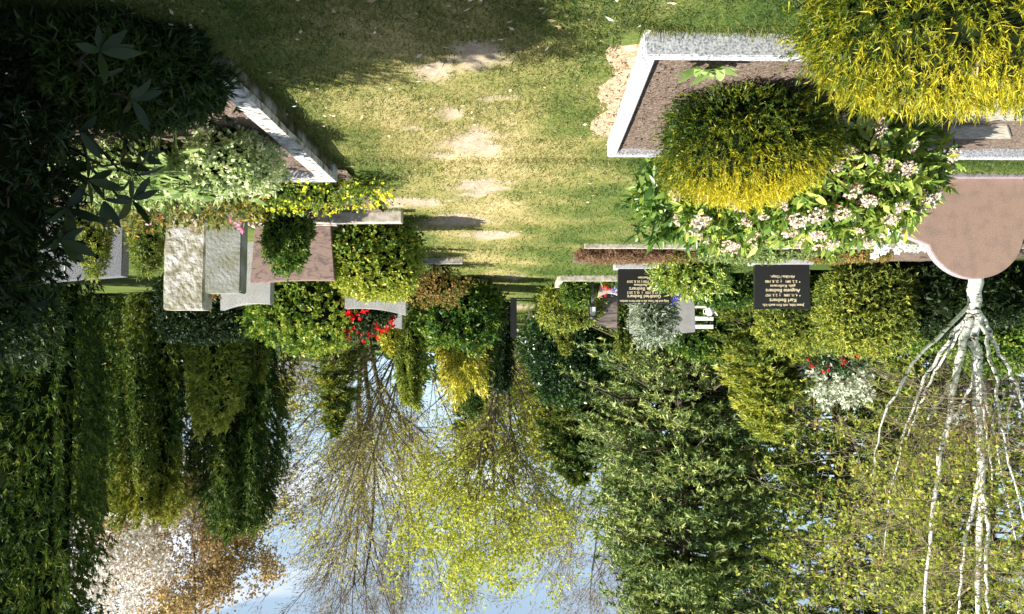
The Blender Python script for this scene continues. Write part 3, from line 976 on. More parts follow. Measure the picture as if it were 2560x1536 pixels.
for i_ in range(14):
    e_ = cS + unit(g.normal(size=3) * np.array([1, .7, .5]) + np.array([0, 0, .5])) * np.array([.8, .42, .36])
    b_ = np.array([-2.4, 5.52, .06]) + g.normal(size=3) * np.array([.2, .08, 0])
    pcs.append(tube([b_, (b_ + e_) / 2 + g.normal(size=3) * .03, e_], [.012, .008, .003], 5))
mk('stem', pcs, M['bark'], sk, smooth=True)

# broad-leaved shrub behind the back kerb
lr = thing('laurel_shrub', 'loose dark green laurel-leaved shrub behind the smaller golden yew', 'shrub', (-1.42, 6.45, 0))
lrl = [leafmesh('leaf', .12, .042, M['skim'], t_, 240 + i) for i, t_ in enumerate((.05, .18, .3, .42))]
cL = np.array([-1.42, 6.5, .36])
P, N, q, dp = blob(420, cL, (.52, .42, .36), 2.1, 43, .22, 4, .5, -.8)
A = unit(N + np.array([0, 0, .5]) + .35 * g.normal(size=N.shape))
whorls(lr, lrl, P[dp > .8][:44], A[dp > .8][:44], 6, 1.0, 46, 1.1)
V, Fc, bi, li = sprays(P, A, 6, .9, .10, .036, 'fold', 44)
mk('foliage', [(V, Fc)], M['skim'], lr, tinted(bi, li, len(P), len(P) * 6, 45, P, bias=.2, clump=.15), kind='stuff')
pcs = []
for i_ in range(16):
    e_ = cL + unit(g.normal(size=3) + np.array([0, 0, .6])) * np.array([.42, .34, .3])
    b_ = np.array([-1.42, 6.5, -.01]) + g.normal(size=3) * np.array([.06, .06, 0])
    pcs.append(tube([b_, (b_ + e_) / 2 + g.normal(size=3) * .03, e_], [.010, .007, .003], 5))
mk('stem', pcs, M['bark'], lr, smooth=True)

# young plant in the soil
yp = gnd(1775, 146, .08)
pl = thing('young_plant', 'young pale green leafy plant growing beside the front granite kerb', 'plant', yp)
pll = [leafmesh('leaf', .11, .05, M['varieg'], t_, 260 + i, curl=.25) for i, t_ in enumerate((.22, .32, .42))]
g = np.random.default_rng(61)
for k_, dx in enumerate((-.05, .07, .0)):
    b_ = yp + Vector((dx, .02 * k_, .01))
    for i_ in range(7):
        th = i_ / 7 * 6.28 + k_
        D = Vector((math.cos(th), math.sin(th) * .8, .75))
        place_leaf(pl, pll[i_ % 3], b_ + Vector((0, 0, .02)), D, Vector((-D.x, -D.y, 1.2)), .7 + .5 * g.random())
mk('stem', [tube([yp, yp + Vector((0, 0, .05)), yp + Vector((.01, 0, .09))], [.008, .006, .003], 5)], M['cover'], pl, tint=np.full(15, .3))


# ------------------------------------------------------------------ headstones
def headstone(name, label, x, y, outline, t, mat, rz=0.0, plinth=None, z0=0.0, body='slab', bev=.008, side=None):
    h = thing(name, label, 'headstone', (x, y, 0))
    h.rotation_euler = (0, 0, rz)
    zb = z0
    if plinth:
        pw, pd, ph, pm = plinth
        o = link('plinth', boxmesh('plinth', pw, pd, ph, M[pm], .008), h, loc=(0, pd / 2 - .05, z0 - .02))
        zb = z0 + ph - .02
    me = prism(body, outline, t, M[mat], bev)
    if side:
        me.materials.append(M[side])
        for f_ in me.polygons:
            if abs(f_.normal.y) < .5: f_.material_index = 1
    link(body, me, h, loc=(0, 0, zb))
    return h, zb


def arcx(x0, z0_, x1, z1, bulge, n=10):
    """points from (x0,z0) to (x1,z1) with a sideways bulge"""
    out_ = []
    for i in range(n + 1):
        s = i / n
        nx3, nz3 = -(z1 - z0_), (x1 - x0)
        out_.append((x0 + (x1 - x0) * s + nx3 * bulge * 4 * s * (1 - s), z0_ + (z1 - z0_) * s + nz3 * bulge * 4 * s * (1 - s)))
    return out_


# round pink granite stone
d = 7.25
rxc = xat(2447, d)
kx = d / FPX
ol = []
# image x -> local x (mirrored), image y -> height
def rp_(px, py): return (-(px - 2447) * kx, zat(py, d))
cz = zat(573, d)
ol = [(-.43, .0), (.43, .0)]
for a in np.linspace(-46, 3, 12):
    ol.append((.655 * math.cos(math.radians(a)), max(.001, cz + .66 * math.sin(math.radians(a)))))
ol.append(rp_(2330, 612))
for a in np.linspace(20, 168, 26):
    ol.append((.437 * math.cos(math.radians(a)), cz + .437 * math.sin(math.radians(a))))
ol += [(-.60, cz + .02)]
for a in np.linspace(185, 226, 9):
    ol.append((.64 * math.cos(math.radians(a)), max(.002, cz + .64 * math.sin(math.radians(a)))))
hs, _ = headstone('round_headstone', 'round polished pink granite headstone with a stepped shoulder', rxc, d, ol, .10, 'pinkg', rz=.0, side='pinks', bev=.006)
link('plinth', boxmesh('plinth', 1.0, .26, .06, M['pinks'], .006), hs, loc=(-.05, .07, -.03))


def text(parent, body, size, x, z, mat='gold', y=-.002, w=None):
    cu = bpy.data.curves.new('inscription', 'FONT')
    cu.body = body
    cu.size = size
    cu.align_x = 'CENTER'
    cu.extrude = .0015
    cu.offset = size * .018
    cu.materials.append(M[mat])
    o = bpy.data.objects.new('inscription', cu)
    COL.objects.link(o)
    bpy.context.view_layer.update()
    me_ = bpy.data.meshes.new_from_object(o.evaluated_get(bpy.context.evaluated_depsgraph_get()))
    bpy.data.objects.remove(o)
    o = link('inscription', me_)
    o.parent = parent
    o.location = (x, y, z)
    o.rotation_euler = (math.pi / 2, 0, 0)
    if w:
        xs_ = [v.co.x for v in me_.vertices]
        dx = max(xs_) - min(xs_)
        if dx > 0: o.scale = (w / dx, 1, 1)
    return o


def black_stone(label, px0, px1, d, ztop, zb, lines, tilt=0):
    x = xat((px0 + px1) / 2, d)
    w = (px1 - px0) / FPX * d
    hgt = ztop - zb
    out_ = [(-w * .485, 0), (w * .485, 0), (w * .5, hgt * .955)] + arcx(w * .5, hgt * .955, -w * .5, hgt * .955, .022)[1:]
    h, zz = headstone('black_headstone', label, x, d, out_, .12, 'black', rz=tilt, plinth=(w * 1.1, .3, zb + .02, 'granite'))
    for body, size, zf, wf in lines:
        text(h, body, size, 0, zz + hgt * zf, w=w * wf)
    return h


black_stone('black polished headstone with seven gilded lines, half hidden by a leafy shrub', 1545, 1677, 14.3, zat(764, 14.3), .10,
            [('Selig sind die Toten, die in dem Herrn sterben.', .055, .855, .93), ('Gottfried Bednarz', .082, .715, .64), ('*  17. 8. 1930   †  18. 2. 2013', .058, .62, .64),
             ('Frieda Bednarz', .08, .51, .56), ('geb. Backhaus', .06, .415, .38), ('*  23. 10. 1930 † 24. 8. 2010', .058, .32, .64), ('Meerzen', .06, .215, .22)])
black_stone('black polished headstone with gilded lines standing before the clipped olive conifers', 1889, 2029, 13.6, zat(780, 13.6), .10,
            [('Jesus lebt, mit ihm auch ich.', .06, .835, .75), ('Karl Bednarz', .082, .725, .48), ('*  4. 11. 1890    †  2. 3. 1957', .058, .625, .63),
             ('Auguste Bednarz', .08, .52, .62), ('geb. Koßmann', .06, .43, .45), ('*  3. 2. 1891    †  21. 8. 1980', .058, .335, .63), ('Alt-Ukta / Ostpr.', .06, .235, .44)])

# stones beyond the low wall
hb, _ = headstone('grey_headstone', 'wide dark grey granite headstone behind the dwarf conifers, split by a pale joint', xat(195, 9.0), 9.0,
                  [(-.47, 0), (.47, 0), (.47, .80), (-.47, .735)], .16, 'granited', rz=.03)
link('joint', boxmesh('joint', .012, .006, .62, M['wpaint'], 0), hb, loc=(.17, -.004, .12))
o = thing('rough_stele', 'tall rough-hewn whitish quartz stele, the higher of the pair', 'headstone', (xat(464, 8.05), 8.1, 0))
link('slab', boxmesh('slab', .385, .24, zat(774, 8.0), M['rocky'], .012, 11, .010, 301), o)
o = thing('rough_stele', 'lower mossy grey stele standing close beside the whitish one', 'headstone', (xat(558, 7.85), 7.9, 0))
link('slab', boxmesh('slab', .345, .19, zat(733, 7.8), M['rocky2'], .012, 11, .003, 305), o)
headstone('brown_headstone', 'veined reddish brown polished headstone behind a small dark conifer', xat(728, 9.3), 9.3,
          [(-.43, 0), (.43, 0), (.475, .66)] + arcx(.475, .66, -.485, .625, .02)[1:], .15, 'brownv', rz=-.02, plinth=(1.02, .32, .15, 'sand'))
headstone('pale_headstone', 'pale weathered headstone with a curved top behind the mossy stele', xat(612, 11.5), 11.5,
          [(-.36, 0), (.36, 0), (.36, .98)] + arcx(.36, .98, -.36, .90, .07)[1:], .15, 'granitem', rz=.05)
headstone('pale_headstone', 'pale grey headstone showing beside the rounded clipped box bush', xat(938, 12.0), 12.0,
          [(-.45, 0), (.45, 0), (.45, .93)] + arcx(.45, .93, -.45, 1.03, .05)[1:], .14, 'granitem', rz=-.03)
headstone('streaked_headstone', 'streaked brown headstone with slanting top behind the grave lantern', xat(1502, 18.8), 18.8,
          [(-.40, 0), (.40, 0), (.40, .98)] + arcx(.40, .98, -.38, 1.06, .12)[1:], .14, 'brownv2')
headstone('wide_headstone', 'wide light grey headstone behind the silvery shrub', xat(1657, 19.2), 19.2,
          [(-.76, 0), (.76, 0), (.76, 1.10), (.2, 1.16), (-.76, 1.07)], .15, 'granitem')
headstone('far_headstone', 'narrow dark headstone seen edge-on at the far end of the path', xat(1284, 23.0), 23.0,
          [(-.09, 0), (.09, 0), (.09, 1.10), (-.09, 1.14)], .5, 'black', rz=.0)
headstone('small_pale_stone', 'small pale headstone between the red rhododendron and the yellow cypress', xat(992, 15.5), 15.5,
          [(-.10, 0), (.10, 0), (.10, 1.08), (-.10, 1.12)], .12, 'granitem')

# ------------------------------------------------------------------ low wall plot beside the shade
WX0, WY0, WY1, WH = 1.50, 4.33, 6.86, .14
wb = thing('grave_wall', 'weathered low stone kerb wall along the shaded planted plot', 'grave border', (WX0, WY0, 0))
kerb(wb, WX0 + .065, WY0, WX0 + .05, WY1 - .16, .10, WH - .035, M['mossy'], 8, .006, z=-.03, name='base_course')
kerb(wb, WX0 + .065, WY0, WX0 + .055, 5.55, .13, .05, M['coping'], 6, .003, z=WH - .05, name='coping_stone')
kerb(wb, WX0 + .055, 5.558, WX0 + .05, WY1 - .152, .13, .051, M['coping'], 6, .003, z=WH - .05, name='coping_stone')
kerb(wb, WX0 - .02, WY1 - .068, 2.35, WY1 - .055, .17, WH + .032, M['granite'], z=-.03)
kerb(wb, 2.358, WY1 - .055, 3.6, WY1 - .04, .17, WH + .025, M['granite'], z=-.03)
soilbed('planted_bed', WX0 + .1, 4.2, WY0, WY1 - .12, .09, M['soil'], .02, 60, skew=0)
soilbed('flower_bed', 1.42, 5.2, WY1 + .08, 9.3, .03, M['soil'], .02, 62, skew=0)

bush('variegated_shrub', 'rounded cushion shrub with cream-edged leaves just inside the low wall', 'shrub', 1.92, 5.55, (.60, .60, .42), 1300, 8, .034, .018, M['varieg'], 401, lump=.2, bias=.58, z0=.06, stems=3, core=.7)
pb = thing('hellebore', 'broad-leaved pale green plant catching the sun inside the low wall', 'plant', (2.28, 5.5, .12))
g = np.random.default_rng(71)
for i_ in range(52):
    b_ = Vector((2.38 + .26 * g.normal(), 5.35 + .16 * g.normal(), .09))
    hgt = .14 + .30 * g.random()
    tip = b_ + Vector((.05 * g.normal(), .05 * g.normal(), hgt))
    for k_ in range(4):
        th = g.random() * 6.28
        D = Vector((math.cos(th), math.sin(th), .25 + .4 * g.random()))
        place_leaf(pb, pll[(i_ + k_) % 3], tip, D, Vector((-D.x * .3, -D.y * .3, 1)), .8 + .6 * g.random())
    if i_ < 24:
        link('stalk', mesh_np('stalk', [tube([b_, (b_ + tip) / 2, tip], [.004, .0035, .003], 4)], M['cover'], np.full(12, .2)), pb, loc=-pb.location)
bush('spreading_shrub', 'spreading pale green shrub filling the sunny back of the low-walled plot', 'shrub', 2.72, 6.0, (1.35, .9, .44), 1700, 7, .045, .020, M['varieg'], 405, lump=.28, lf=6, shell=.5, bias=.36, z0=.05, stems=6, core=.6)
bush('red_leaved_shrub', 'dark red-leaved small shrub between the skimmia and the round headstone', 'shrub', xat(2205, 6.75), 6.75, (.62, .3, .60), 420, 6, .04, .015, M['red'], 407, lump=.3, shell=.4, bias=.08, clump=.1, core=.5)
az = bush('azalea', 'loose azalea with reddish leaves and a few pink blossoms before the rough steles', 'shrub', 2.75, 6.65, (1.5, .9, .54), 1400, 6, .048, .019, M['azal'], 411, lump=.3, lf=5, shell=.35, core=0, bias=.24, stems=12, z0=.02)
g = np.random.default_rng(72)
pp = np.array([at(*q_) for q_ in [(465, 447, 6.5), (485, 497, 6.45), (385, 500, 6.5), (395, 545, 6.6), (405, 530, 6.6), (575, 545, 6.5), (592, 560, 6.5), (602, 570, 6.5), (420, 480, 6.5), (375, 560, 6.7)]])
V, Fc, bi, li = sprays(pp, np.tile([[-.3, -.8, .5]], (len(pp), 1)), 9, 1.2, .035, .022, 'fold', 73)
mk('blossom', [(V, Fc)], M['pink'], az, tint=g.random(len(V)), kind='stuff')
bush('dwarf_spruce', 'dwarf spruce with a dipping top before the dark grey headstone', 'shrub', xat(228, 8.4), 8.4, (.42, .42, .80), 900, 9, .045, .010, M['olive'], 421, e=2.0, taper=.35, lump=.22, lf=5, core=.55, bias=.42, kind='diamond')
bush('dwarf_spruce', 'second dwarf spruce, next to the tall whitish stele', 'shrub', xat(362, 8.3), 8.3, (.44, .44, .84), 950, 9, .045, .010, M['olive'], 425, e=2.0, taper=.35, lump=.22, lf=5, core=.55, bias=.36)
# primula and yellow bloom along the flower bed
yb = bush('yellow_bloom_cover', 'low ground cover full of small yellow blossoms beside the path', 'flowers', 2.05, 7.35, (1.75, .85, .26), 1500, 7, .032, .018, M['bush'], 431, e=3, lump=.35, lf=6, shell=.5, core=.5, bias=.5, stems=0)
g = np.random.default_rng(74)
P, N, q, dp = blob(330, (2.0, 7.30, .13), (.9, .5, .16), 3, 432, .3, 6, .95, .05)
V, Fc, bi, li = sprays(P, N + np.array([0, -.4, .4]), 5, .8, .022, .018, 'diamond', 433)
mk('blossom', [(V, Fc)], M['yellow'], yb, tint=g.random(len(P))[bi], kind='stuff')
yb = bush('yellow_primula', 'yellow primulas blooming at the foot of the mossy stele', 'flowers', xat(628, 8.2), 8.25, (.42, .3, .22), 260, 7, .04, .02, M['bush'], 441, lump=.3, shell=.5, core=.4, bias=.45, stems=0)
P, N, q, dp = blob(60, (xat(628, 8.2), 8.22, .16), (.2, .14, .10), 2, 442, .2, 6, .9, .0)
V, Fc, bi, li = sprays(P, N, 6, .8, .028, .022, 'diamond', 443)
mk('blossom', [(V, Fc)], M['yellow'], yb, tint=g.random(len(P))[bi], kind='stuff')
# tuft of long grass
tp = gnd(905, 448)
tf = thing('grass_tuft', 'tuft of long arching grass at the end of the low wall', 'grass', tp)
n = 110
P = np.array(tp) + np.concatenate([g.normal(size=(n, 2)) * .045, np.zeros((n, 1))], 1)
D = unit(np.concatenate([g.normal(size=(n, 2)) * .75, np.full((n, 1), 1.0)], 1))
L_ = .12 + .2 * g.random(n)
m1 = P + D * (L_ * .55)[:, None]
D2 = unit(D + np.array([0, 0, -.75]))
V1, F1 = segs(P, m1, np.full(n, .0032), np.full(n, .0026), 3)
V2, F2 = segs(m1, m1 + D2 * (L_ * .6)[:, None], np.full(n, .0026), np.full(n, .0006), 3)
mk('blade', [(V1, F1), (V2, F2)], M['grass'], tf, tint=np.concatenate([np.full(len(V1), .25), np.full(len(V2), .4)]), kind='stuff')
bush('small_conifer', 'small dark conifer standing in front of the veined brown headstone', 'shrub', xat(717, 8.6), 8.6, (.54, .5, .72), 1500, 9, .042, .015, M['bush'], 451, e=2.1, lump=.30, lf=5, bias=.36, taper=.15)
bush('clipped_bush', 'rounded clipped box bush at the path in front of the pale grey headstone', 'bush', xat(938, 9.75), 9.75, (1.02, 1.0, .92), 3200, 8, .045, .028, M['bush'], 461, e=3.0, lump=.09, lf=7, bias=.42, topgold=.34, gp=2, core=.82)
kf = thing('path_kerb', 'low stone kerb ending at the path below the clipped box bush', 'grave border', (1.24, 9.05, 0))
kerb(kf, 1.22, 9.04, 2.02, 9.06, .14, .16, M['sand'], 6, .003, z=-.02)
kerb(kf, 2.03, 9.05, 3.6, 9.05, .14, .155, M['sand'], 6, .003, z=-.02)

# shade-side shrubs close to the camera
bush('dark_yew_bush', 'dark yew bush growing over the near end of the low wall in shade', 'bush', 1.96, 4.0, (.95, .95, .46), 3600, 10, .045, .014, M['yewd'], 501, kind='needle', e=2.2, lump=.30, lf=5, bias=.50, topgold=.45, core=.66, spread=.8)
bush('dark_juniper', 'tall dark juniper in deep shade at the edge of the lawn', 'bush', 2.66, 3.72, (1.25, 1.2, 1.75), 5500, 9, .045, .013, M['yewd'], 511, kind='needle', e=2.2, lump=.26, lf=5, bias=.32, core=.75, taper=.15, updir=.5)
bush('unseen_juniper', 'towering dark juniper next to the rhododendron in shade', 'bush', 2.85, 2.72, (1.6, 1.6, 2.9), 3200, 8, .06, .018, M['yewd'], 515, kind='needle', e=3.2, lump=.12, lf=5, bias=.32, core=.88, taper=.05, updir=.5)
bush('unseen_juniper', 'added dark juniper out of view behind the first one, blocking sky light', 'bush', 4.7, 1.2, (2.2, 2.0, 3.4), 2400, 7, .07, .02, M['yewd'], 517, kind='needle', e=3.2, lump=.12, lf=5, bias=.32, core=.86, taper=.05, updir=.5)  # added outside the view to cut sky light on the near lawn
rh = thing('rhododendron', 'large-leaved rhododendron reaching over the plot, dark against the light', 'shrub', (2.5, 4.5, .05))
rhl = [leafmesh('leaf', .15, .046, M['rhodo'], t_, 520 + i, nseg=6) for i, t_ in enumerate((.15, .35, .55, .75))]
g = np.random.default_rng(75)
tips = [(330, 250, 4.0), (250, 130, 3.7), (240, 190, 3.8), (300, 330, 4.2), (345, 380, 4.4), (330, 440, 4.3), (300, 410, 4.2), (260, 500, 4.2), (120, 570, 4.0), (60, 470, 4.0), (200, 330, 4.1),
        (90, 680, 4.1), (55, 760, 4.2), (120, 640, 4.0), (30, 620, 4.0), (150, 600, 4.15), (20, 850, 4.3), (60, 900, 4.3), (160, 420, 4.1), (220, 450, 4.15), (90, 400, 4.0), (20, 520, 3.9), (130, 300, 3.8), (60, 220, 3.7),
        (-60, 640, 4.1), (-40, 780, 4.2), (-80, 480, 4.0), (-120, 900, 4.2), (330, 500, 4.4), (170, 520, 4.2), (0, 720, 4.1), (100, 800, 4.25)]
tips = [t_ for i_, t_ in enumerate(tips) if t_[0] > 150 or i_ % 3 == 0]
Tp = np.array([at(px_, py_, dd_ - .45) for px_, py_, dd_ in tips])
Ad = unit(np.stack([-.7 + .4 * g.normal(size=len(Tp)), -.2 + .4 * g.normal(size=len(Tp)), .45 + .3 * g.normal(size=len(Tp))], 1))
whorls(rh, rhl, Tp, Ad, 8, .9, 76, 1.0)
pcs = []
root = np.array([2.5, 4.5, .05])
for p_, a_ in zip(Tp, Ad):
    md = root * .45 + p_ * .55 + np.array([.12, .05, .05]) + g.normal(size=3) * .05
    pcs.append(tube([root + g.normal(size=3) * .05 * np.array([1, 1, 0]), md, p_ - a_ * .08, p_], [.014, .009, .006, .004], 5))
mk('stem', pcs, M['bark'], rh, smooth=True)
#@@PART3
# ------------------------------------------------------------------ middle distance, shade side of the path
bush('broad_bush', 'broad olive green bush behind the brown headstone and clipped bush', 'bush', xat(772, 12.9), 13.0, (1.95, 1.7, zat(868, 12.7)), 3800, 8, .06, .036, M['bush'], 601, e=2.6, lump=.15, lf=7, bias=.44, topgold=.2)
t_ = bush('red_rhododendron', 'rhododendron in full red bloom between the broad olive bush and pale headstone', 'shrub', xat(915, 12.6), 12.7, (.85, .7, 1.34), 900, 7, .06, .026, M['laurel'], 611, lump=.2, bias=.5)
P, N, q, dp = blob(105, (xat(915, 12.6), 12.66, .70), (.42, .36, .66), 2.4, 612, .15, 5, .93, .1)
V, Fc, bi, li = sprays(P, N, 14, 1.0, .05, .04, 'diamond', 613)
mk('blossom', [(V, Fc)], M['red'], t_, tint=RNG.random(len(P))[bi], kind='stuff')
kf = thing('far_kerb', 'short dark kerb in front of the rusty azalea by the path', 'grave border', (1.0, 14.0, 0))
kerb(kf, xat(1160, 14.0), 13.6, 2.6, 13.62, .10, .11, M['conc'], 0, 0, z=-.02)
bush('rusty_azalea', 'rust-coloured azalea in front of the dark green dwarf cypress', 'shrub', xat(1092, 14.3), 14.35, (1.02, .8, .78), 900, 7, .045, .022, M['rust'], 621, lump=.36, lf=5, shell=.35, core=.4, bias=.24)
bush('dwarf_cypress', 'dark green dwarf cypress with curled sprays beside the far path', 'bush', xat(1140, 17.0), 17.0, (1.65, 1.4, 1.42), 1900, 8, .09, .045, M['bush'], 631, lump=.22, lf=5, bias=.22, core=.72)
bush('golden_cypress', 'bright golden cypress with feathery upright sprays', 'tree', xat(1158, 18.8), 18.8, (1.15, 1.0, 2.5), 1500, 12, .13, .026, M['goldc'], 641, e=2.0, lump=.42, lf=6, shell=.4, taper=.1, bias=.48, clump=.3, updir=1.6, spread=.55, jitter=1.0, core=.45, part='crown')
bush('green_cypress', 'green cypress rising behind the golden one', 'tree', xat(1185, 20.0), 20.0, (1.0, .9, 2.85), 1500, 9, .12, .03, M['thuja'], 645, e=2.2, lump=.2, taper=.3, bias=.5, updir=1.0, part='crown')
column('column_conifer', 'slim olive columnar conifer next to the golden cypress', xat(1028, 18.0), 18.0, .56, 2.65, 1500, 8, .10, .03, M['olive'], 651, bias=.32, topw=.5)
bush('yellow_conifer', 'small yellow-green conifer by the small pale headstone', 'shrub', xat(972, 16.5), 16.5, (.55, .5, 1.55), 600, 9, .09, .03, M['goldc'], 655, e=2.2, taper=.3, lump=.2, bias=.25, updir=1.0)
column('dark_column', 'black-green narrow conifer standing at the far end of the path', xat(1257, 24.0), 24.0, .50, 2.6, 1200, 8, .11, .03, M['yewd'], 661, bias=.15, topw=.8)
bush('low_conifer', 'low dark spreading conifer under the golden cypress', 'bush', xat(1215, 19.5), 19.6, (.9, .8, .95), 800, 8, .09, .03, M['thuja'], 665, lump=.25, bias=.3)

# clipped hedge bodies and thujas at the back of the shade side
THG = 'row of columnar thujas'
column('columnar_thuja', 'tallest dark thuja, reaching out of view beside the blossom tree', xat(72, 17.0), 17.2, 2.5, 9.2, 9500, 9, .14, .034, M['thuja'], 701, kind='needle', bias=.34, group=THG, topw=.6)
column('columnar_thuja', 'narrow thuja squeezed between the tallest thuja and the broad ribbed one', xat(232, 21.5), 21.8, 1.2, 5.7, 4500, 9, .13, .032, M['thuja'], 711, kind='needle', bias=.42, group=THG, topw=.75)
column('columnar_thuja', 'broad ribbed thuja with a yellowish flat top', xat(368, 21.0), 21.4, 1.75, 5.75, 8500, 9, .13, .032, M['thuja'], 721, kind='needle', bias=.40, group=THG, topw=.80, top_gold=.55)
column('columnar_thuja', 'dark green domed thuja next to the bare spreading tree', xat(592, 22.0), 22.4, 2.1, 6.2, 8500, 9, .13, .032, M['thuja'], 731, kind='needle', bias=.36, group=THG, topw=.55, top_gold=.05)
bush('gold_tipped_yew', 'gold-tipped yew leaning against the domed thuja', 'bush', xat(545, 19.5), 19.5, (1.35, 1.2, 3.35), 3600, 9, .11, .042, M['olive'], 741, kind='needle', lump=.25, lf=6, bias=.32, topgold=.5, updir=.7)
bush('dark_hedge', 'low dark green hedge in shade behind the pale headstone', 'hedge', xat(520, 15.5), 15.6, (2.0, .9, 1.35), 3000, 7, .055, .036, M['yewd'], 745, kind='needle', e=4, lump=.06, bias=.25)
bush('rusty_shrub', 'small rusty shrub peeping between the mossy stele and the pale headstone', 'shrub', xat(522, 9.6), 9.6, (.40, .3, 1.02), 380, 7, .035, .018, M['rust'], 751, lump=.25, bias=.55, core=.5)
column('slim_cypress', 'thin light green cypress spire before the domed thuja', xat(648, 20.0), 20.0, .40, 2.2, 600, 8, .10, .03, M['thuja'], 755, bias=.55, topw=.3)

# ------------------------------------------------------------------ middle distance, birch side of the path
bk = thing('bed_kerb', 'long low concrete kerb edging the heather bed', 'grave border', (-.95, 11.8, 0))
x_ = -1.05
i_ = 0
while x_ > -8.2:
    L_ = .98
    kerb(bk, x_ - L_, 11.82 - .02 * math.sin(i_), x_, 11.80, .09, .085 + .004 * (i_ % 3), M['sand'], 0, 0, z=-.02)
    x_ -= L_ + .012
    i_ += 1
soilbed('heather_bed', -8.3, -.95, 11.88, 13.9, .035, M['soil'], .02, 70, step=.07, skew=0)
bush('brown_heather', 'brown faded heather patch at the corner of the kerbed bed', 'heather', xat(1545, 12.4), 12.3, (1.3, .75, .19), 2600, 8, .05, .010, M['heather'], 801, kind='needle', e=3.5, lump=.2, lf=7, bias=.5, updir=1.2, stems=0, core=.7)
bush('ground_cover_patch', 'pale green creeping ground cover along the kerbed bed', 'ground cover', xat(1880, 12.5), 12.45, (1.75, .8, .16), 2000, 7, .045, .026, M['cover'], 805, kind='needle', e=3.5, lump=.25, lf=7, bias=.5, stems=0, core=.7)
bush('mossy_cushion', 'dull green mossy cushion between heather and ground cover', 'ground cover', xat(1700, 12.6), 12.5, (.85, .75, .15), 1000, 7, .04, .012, M['rust'], 809, e=3, lump=.25, bias=.2, stems=0, core=.7)
bush('trailing_cover', 'yellowish trailing ground cover below the white daffodils', 'ground cover', xat(2120, 12.6), 12.5, (1.2, .8, .17), 1200, 7, .045, .016, M['rust'], 813, e=3, lump=.25, bias=.12, stems=0, core=.7)
# leafy skimmia in front of the half-hidden black stone
t_ = bush('budding_shrub', 'low leafy shrub with pale green buds half covering a black headstone', 'shrub', xat(1735, 13.2), 13.25, (1.2, .85, zat(735, 13.1)), 520, 9, .10, .030, M['skim'], 821, lump=.25, lf=5, shell=.5, core=.55, bias=.42, updir=.6, kind='fold')
P, N, q, dp = blob(60, (xat(1735, 13.2), 13.15, .36), (.55, .38, .30), 2.4, 822, .2, 5, .95, .1)
V, Fc, bi, li = sprays(P, N + np.array([0, 0, 1.0]), 3, .4, .045, .03, 'diamond', 823)
mk('bud', [(V, Fc)], M['varieg'], t_, tint=np.full(len(V), .75), kind='stuff')
# white daffodils by the round stone
g = np.random.default_rng(83)
pet = []
for k_ in range(6):
    a = k_ / 6 * 6.283
    pet.append(leafset(np.zeros((1, 3)), np.array([[math.cos(a), math.sin(a), .12]]), np.array([[0, 0, 1.0]]), .048, .036, 'fold')[:2])
petm = mesh_np('petals', pet, M['white'], np.full(30, .8))
cupm = mesh_np('cup', [tube([(0, 0, 0), (0, 0, .014), (0, 0, .022)], [.008, .012, .015], 8)], M['white'], np.full(24, .3))
stm = mesh_np('stem', [tube([(0, 0, 0), (.004, 0, .14), (.0, -.006, .27), (0, -.03, .30)], [.005, .0045, .004, .004], 5)], M['grass'], np.full(20, .2))
for i_, (px, py) in enumerate([(2172, 607), (2190, 622), (2183, 640), (2212, 608), (2205, 630), (2250, 612), (2262, 622), (2275, 608), (2285, 624), (2300, 620), (2240, 628), (2312, 612)]):
    d = 9.6 + .3 * (i_ % 4)
    p_ = at(px, py, d)
    hgt = max(p_.z, .24)
    t_ = thing('daffodil', 'white daffodil blooming beside the round pink headstone', 'flower', (p_.x, d, hgt - .30), 'white daffodils by the round stone')
    link('stem', stm, t_)
    fl = link('petals', petm, t_, loc=(0, -.035, .30))
    fl.rotation_euler = (1.25 + .25 * g.normal(), .3 * g.normal(), 0)
    fl.scale = (1.35,) * 3
    c2 = link('cup', cupm, fl)
# round clipped conifers
bush('clipped_conifer', 'large clipped olive conifer nearest to the birch', 'bush', xat(2180, 14.2), 14.4, (1.55, 1.5, zat(885, 14.3)), 6000, 9, .062, .030, M['olive'], 831, kind='needle', e=3.0, lump=.10, lf=6, bias=.32, topgold=.26)
bush('clipped_conifer', 'lower clipped olive conifer behind the black headstone with the conifers', 'bush', xat(2010, 15.9), 16.0, (1.75, 1.5, zat(878, 15.9)), 5000, 9, .068, .032, M['olive'], 835, kind='needle', e=3.0, lump=.09, lf=5, bias=.35, topgold=.25)
t_ = bush('red_rhododendron', 'dark rhododendron with scattered red blossoms behind the clipped conifers', 'shrub', xat(2090, 18.5), 18.5, (1.5, 1.0, zat(925, 18.4)), 900, 8, .10, .04, M['laurel'], 841, lump=.2, bias=.45)
P, N, q, dp = blob(70, (xat(2080, 18.3), 18.3, 1.05), (.62, .5, .92), 2.4, 842, .15, 5, .95, .45)
V, Fc, bi, li = sprays(P, N, 12, 1.0, .055, .045, 'diamond', 843)
mk('blossom', [(V, Fc)], M['red'], t_, tint=RNG.random(len(P))[bi], kind='stuff')
bush('white_edged_shrub', 'tall shrub with whitish leaves rising behind the red-flowered rhododendron', 'shrub', xat(2095, 20.3), 20.4, (1.9, 1.2, zat(1012, 20.2)), 1500, 7, .12, .05, M['silver'], 845, lump=.25, lf=4, shell=.5, bias=.95, core=.55)

